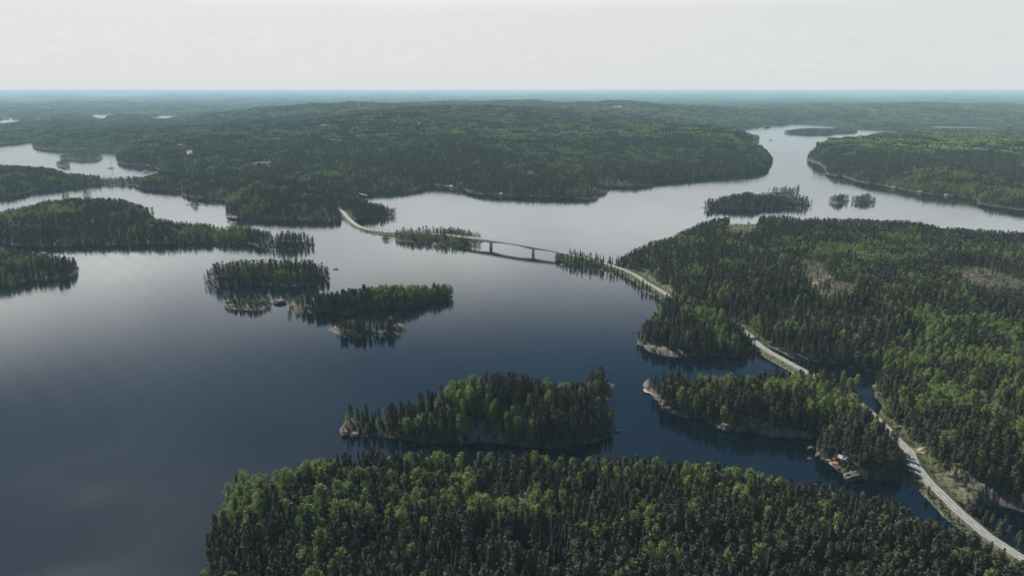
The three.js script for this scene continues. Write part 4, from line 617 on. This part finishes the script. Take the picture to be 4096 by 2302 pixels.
rock('l', 985, 1085, 2, 1.3, 1.6, 'small orange brown boulder on the sandy bank by the cottage', 3, .3);
rock('k', 1540, 1255, 9, 5, 6, 'large pale boulder at the waterline left of the rock face', 0, .3);
rock('k', 1735, 1300, 4.4, 2.2, 3, 'flat pale boulder in the water between the large boulder and the rock face', 0, .5);
for (const [x, y, w, h, l] of [[1860, 1125, 3, 2.4, 'leftmost'], [1935, 1125, 4.2, 3.6, 'tallest domed'], [2050, 1105, 3.6, 2.2, 'upper middle'], [1960, 1215, 5, 3.2, 'broad central'], [1835, 1280, 3.2, 2.6, 'slanting lowest'], [2080, 1165, 4, 2.4, 'dark grey'], [2200, 1210, 5, 3, 'rightmost']]) rock('k', x, y, w, h, w * .8, l + ' granite block in the tumbled rock face of the peninsula', x % 3 ? 0 : 1, x, 'granite blocks of the peninsula face');
for (const [x, y, w, h, l] of [[335, 775, 2.8, 1.6, 'whitest flat stone, nearest the jetty, on the peninsula shore'], [385, 790, 3.2, 1.4, 'second pale stone from the jetty on the peninsula shore'], [408, 860, 1.8, 1.6, 'small dark stone in the row below the jetty'], [450, 870, 3.6, 2, 'angular grey stone midway along the row below the jetty'], [440, 905, 2.6, 1.2, 'bluish flat stone at the water in the row below the jetty'], [505, 915, 3.4, 2.2, 'tan rounded stone near the end of the row below the jetty'], [555, 925, 2.6, 2.2, 'last dark stone of the row below the jetty']]) rock('k', x, y, w, h, w * .75, l, x % 4, x);
rock('D', 750, 612, 12, 4.6, 9, 'dome shaped dark rock islet between the two mid lake islands', 1, .2);
rock('D', 1270, 297, 5.5, 1.6, 3, 'low brown rock off the right end of the birch crested island', 2, .2);
for (const [x, y, w, l] of [[130, 535, 5, 'rounded pinkish boulder at the left tip of the domed island'], [190, 548, 6, 'flat pale boulder on the near side of the domed island tip'], [1885, 522, 3, 'pointed rock at the lower right tip of the domed island']]) rock('G', x, y, w, w * .5, w * .8, l, 2, x);
rock('F', 478, 275, 5, 1.5, 3, 'pale rock on the far bank of the dark pond by the middle causeway', 0, .2);

// ---------------------------------------------------------------- houses, boats, jetties
const boards = { white: std(.5, .49, .46), red: std(.28, .06, .04), brown: std(.16, .10, .06), grey: std(.40, .40, .39), yellow: std(.55, .42, .2) }, roofs = { metal: std(.42, .46, .49, .45, { metalness: .3 }), dark: std(.09, .09, .10, .6), white: std(.36, .36, .36, .5), red: std(.25, .09, .06) }, pane = new THREE.MeshPhysicalMaterial({ color: 0x0a0f12, roughness: .08 }), wood = std(.36, .31, .25), darkWood = std(.15, .11, .08);
const box = (w, h, d, x = 0, y = 0, z = 0) => new THREE.BoxGeometry(w, h, d).translate(x, y, z);
function house(s, x, y, w, d, h, wallM, roofM, label, turn, cat = 'cottage') {
  const q = spot(s, x, y), t = thing(cat === 'shed' ? 'shed' : 'cottage', label, cat, [q[0], q[1] - .15, q[2]], turn), rise = w * .24, sh = new THREE.Shape([new THREE.Vector2(-w / 2, 0), new THREE.Vector2(w / 2, 0), new THREE.Vector2(w / 2, h), new THREE.Vector2(0, h + rise), new THREE.Vector2(-w / 2, h)]);
  part('wall', new THREE.ExtrudeGeometry(sh, { depth: d, bevelEnabled: false }).translate(0, 0, -d / 2), wallM, t);
  for (const k of [-1, 1]) { const len = Math.hypot(w / 2, rise) + .45, r = part('roof_slope', box(len, .14, d + .9), roofM, t); r.position.set(k * (w / 4 + .12), h + rise / 2 + .06, 0); r.rotation.z = -k * Math.atan2(rise, w / 2); }
  part('roof_ridge', box(.3, .1, d + .92, 0, h + rise + .16), roofM, t);
  const c = part('chimney', box(.6, 1.4, .6, w * .2, h + rise + .2, d * .15), concrete, t); c.name = 'chimney';
  part('door', box(.9, 2, .07, -w * .15, 1.05, d / 2 + .035), darkWood, t);
  for (const [X, Z, side2] of [[w * .25, d / 2 + .03, 0], [w / 2 + .03, d * .2, 1], [w / 2 + .03, -d * .25, 1], [-w / 2 - .03, 0, 1]]) { const f = part('window', side2 ? box(.06, 1.1, 1.2, X, 1.5, Z) : box(1.2, 1.1, .06, X, 1.5, Z), boards.white, t); part('pane', side2 ? box(.03, .9, 1, X + Math.sign(X) * .03, 1.5, Z) : box(1, .9, .03, X, 1.5, Z + .03), pane, f); }
  return t;
}
house('l', 1060, 930, 4.4, 5.2, 2.3, boards.brown, roofs.metal, 'small lakeside cottage with a pale metal roof on the sandy peninsula tip', .9);
house('E', 612, 384, 5, 7, 2.6, boards.white, roofs.dark, 'white cottage half hidden by trees just east of the bridge', 1.2);
for (const [s, x, y, w, d, wm, rm, l, t] of [['d', 1300, 198, 5, 6, 'white', 'metal', 'white cottage with grey roof left of the lawn on the right channel shore', .5], ['d', 1440, 188, 5, 8, 'grey', 'white', 'pale long house on the lawn above the right channel shore', 1.4], ['d', 1235, 224, 4, 5, 'yellow', 'white', 'small boathouse at the water left of the lawn on the right channel', 1.2], ['d', 1572, 268, 4, 5, 'white', 'white', 'white boathouse at the waterline right of the lawn', 1.1], ['d', 900, 166, 4, 5, 'yellow', 'metal', 'lone boathouse on a bare spit of the right channel shore', .9], ['d', 2002, 104, 6, 7, 'white', 'white', 'white roofed house deep in the forest above the right channel', .6], ['d', 2355, 278, 4, 6, 'grey', 'white', 'pale roofed cabin among trees at the far right of the channel', .4], ['B', 1275, 793, 5, 6, 'white', 'white', 'white boathouse at the foot of the dark wooded point in mid picture', .6], ['B', 915, 739, 5, 6, 'grey', 'white', 'grey boathouse in the bay on the far shore above the bridge', 1.2], ['i', 1085, 642, 10, 14, 'grey', 'metal', 'white farmhouse in the hazy forest at far left', .3], ['i', 2125, 527, 12, 16, 'grey', 'metal', 'white house dot in the far left forest below the distant lakes', 1], ['A', 1270, 363, 10, 18, 'grey', 'metal', 'long white building in the far forest right of the oval island', 1.5]]) house(s, x, y, w, d, w > 9 ? 4 : 2.8, boards[wm], roofs[rm], l, t);
function boat(s, x, y, len, mat, label, turn, name = 'rowing_boat') {
  const q = spot(s, x, y), t = thing(name, label, 'boat', [q[0], q[1] + .02, q[2]], turn), P2 = [], I = [], n = 12;
  for (let i = 0; i <= n; i++) { const u = i / n, w = len * .17 * Math.pow(Math.sin(Math.PI * (.08 + .86 * u)), .6) * (u > .9 ? .7 : 1), Z = (u - .5) * len, up = .12 * len * (u - .45) ** 2; for (const [X, Y] of [[-w, .42 + up], [-w * .6, .0], [w * .6, .0], [w, .42 + up], [w * .85, .42 + up], [w * .5, .12], [-w * .5, .12], [-w * .85, .42 + up]]) P2.push(X, Y, Z); if (i) for (let k = 0; k < 8; k++) { const a = (i - 1) * 8 + k, b = (i - 1) * 8 + (k + 1) % 8; I.push(a, b, a + 8, b, b + 8, a + 8); } }
  I.push(0, 2, 1, 0, 3, 2); const e = n * 8; I.push(e, e + 1, e + 2, e, e + 2, e + 3);
  const g = new THREE.BufferGeometry(); g.setAttribute('position', new THREE.Float32BufferAttribute(P2, 3)); g.setIndex(I); g.computeVertexNormals(); part('hull', g, mat, t);
  for (const z of [-.22, .05, .28]) part('seat', box(len * .26, .05, .25, 0, .32, z * len), wood, t); return t;
}
boat('E', 697, 994, 3.8, std(.10, .09, .09, .5), 'small dark boat lying still on open water left of the wooded point', 1.5);
boat('l', 812, 922, 3.4, std(.75, .76, .76, .5), 'white rowing boat pulled up on the sand by the cottage', 1.2);
boat('H', 855, 1052, 4.6, std(.8, .8, .8, .4), 'white boat lying among shore trees at the left of the headland', 1.7);
boat('a', 358, 511, 6, std(.8, .8, .8, .4), 'white boat moored under trees on the far left shore', 1.5);
function jetty(pts, w, label) { const t = thing('jetty', label, 'jetty', [0, 0, 0]); for (let k = 1; k < pts.length; k++) { const [a, b] = [pts[k - 1], pts[k]], L = Math.hypot(b[0] - a[0], b[2] - a[2]), n = Math.max(4, Math.round(L / .5)), an = Math.atan2(b[0] - a[0], b[2] - a[2]); for (let i = 0; i < n; i++) { const f = (i + .5) / n, p = part('plank', PLANK, wood, t); p.position.set(lerp(a[0], b[0], f), lerp(a[1], b[1], f), lerp(a[2], b[2], f)); p.scale.set(w, 1, (L / n) * .92); p.rotation.y = an + rr(-.02, .02); } for (let i = 0; i <= 2; i++) { const f = i / 2; for (const s of [-1, 1]) { const q = part('post', POST, darkWood, t); q.position.set(lerp(a[0], b[0], f) + Math.cos(an) * s * w * .42, lerp(a[1], b[1], f) - 1.05, lerp(a[2], b[2], f) - Math.sin(an) * s * w * .42); } } } return t; }
const PLANK = box(1, .08, 1), POST = new THREE.CylinderGeometry(.1, .1, 2, 6);
const over = (s, x, y, h = .7) => { const [a, b] = pt(s, x, y, h); return [a, h, b]; };
jetty([over('k', 118, 580), over('k', 150, 632), over('k', 195, 632)], 2.1, 'bent wooden jetty with a platform at the peninsula left tip');
jetty([over('k', 197, 636), over('k', 260, 668), over('k', 335, 706, .9)], 1.1, 'narrow boardwalk leading from the jetty platform to the peninsula shore');
jetty([over('b', 2035, 556), over('b', 2150, 582)], 3, 'long pale jetty at the mouth of the small bay above the causeway');
jetty([over('b', 2470, 790), over('b', 2550, 794)], 2, 'thin jetty at the right tip of the wooded point above the causeway');
jetty([over('a', 1420, 110), over('a', 1480, 108)], 4, 'pale jetty on the far left lake shore right of the oval island');
{ const [x, z] = pt('a', 1433, 236), g = ground(x, z), t = thing('navigation_mast', 'thin navigation mast rising from the flat skerry in the far left lake', 'mast', [x, g ? Math.max(0, g[0]) : 0, z]); part('pole', new THREE.CylinderGeometry(.35, .5, 24, 8).translate(0, 12, 0), steel, t); part('base', box(2.6, 1, 2.6, 0, .4, 0), concrete, t); part('crossbar', box(3, .3, .3, 0, 20, 0), steel, t); part('lamp', new THREE.CylinderGeometry(.6, .6, 1.2, 8).translate(0, 24.5, 0), steel, t); }
{ const q = spot('l', 2130, 318), t = thing('log_pile', 'pile of cut logs stacked in the roadside clearing on the right', 'log pile', [q[0], q[1], q[2]], .25), LOG = new THREE.CylinderGeometry(.2, .22, 6.6, 8).rotateZ(Math.PI / 2), bark = std(.30, .20, .13), pale = std(.45, .36, .26); let n = 0; for (let r = 0; r < 5; r++) for (let k = 0; k < 8 - r; k++) { const m = part('log', LOG, n++ % 3 ? bark : pale, t); m.position.set(rr(-.3, .3), .22 + r * .37, (k - (8 - r) / 2) * .43); } }
{ // the heap of broken rock on the far field
  const q = spot('b', 800, 205), g = new THREE.IcosahedronGeometry(1, 12), p = g.attributes.position; for (let i = 0; i < p.count; i++) { const v = new THREE.Vector3().fromBufferAttribute(p, i); v.multiplyScalar(1 + .25 * n3(v.x * 3, v.y * 3, v.z * 3) + .12 * n3(v.x * 9, v.y * 9, v.z * 9)); p.setXYZ(i, v.x, Math.max(v.y, -.3), v.z); } g.computeVertexNormals();
  const m = solo('rock_heap', g, rockMats[1], 'long grey heap of broken rock on the field in the far forest', 'rock heap'); m.position.set(...q); m.scale.set(34, 9, 60); m.rotation.y = -.4; }

renderer.render(scene, camera);
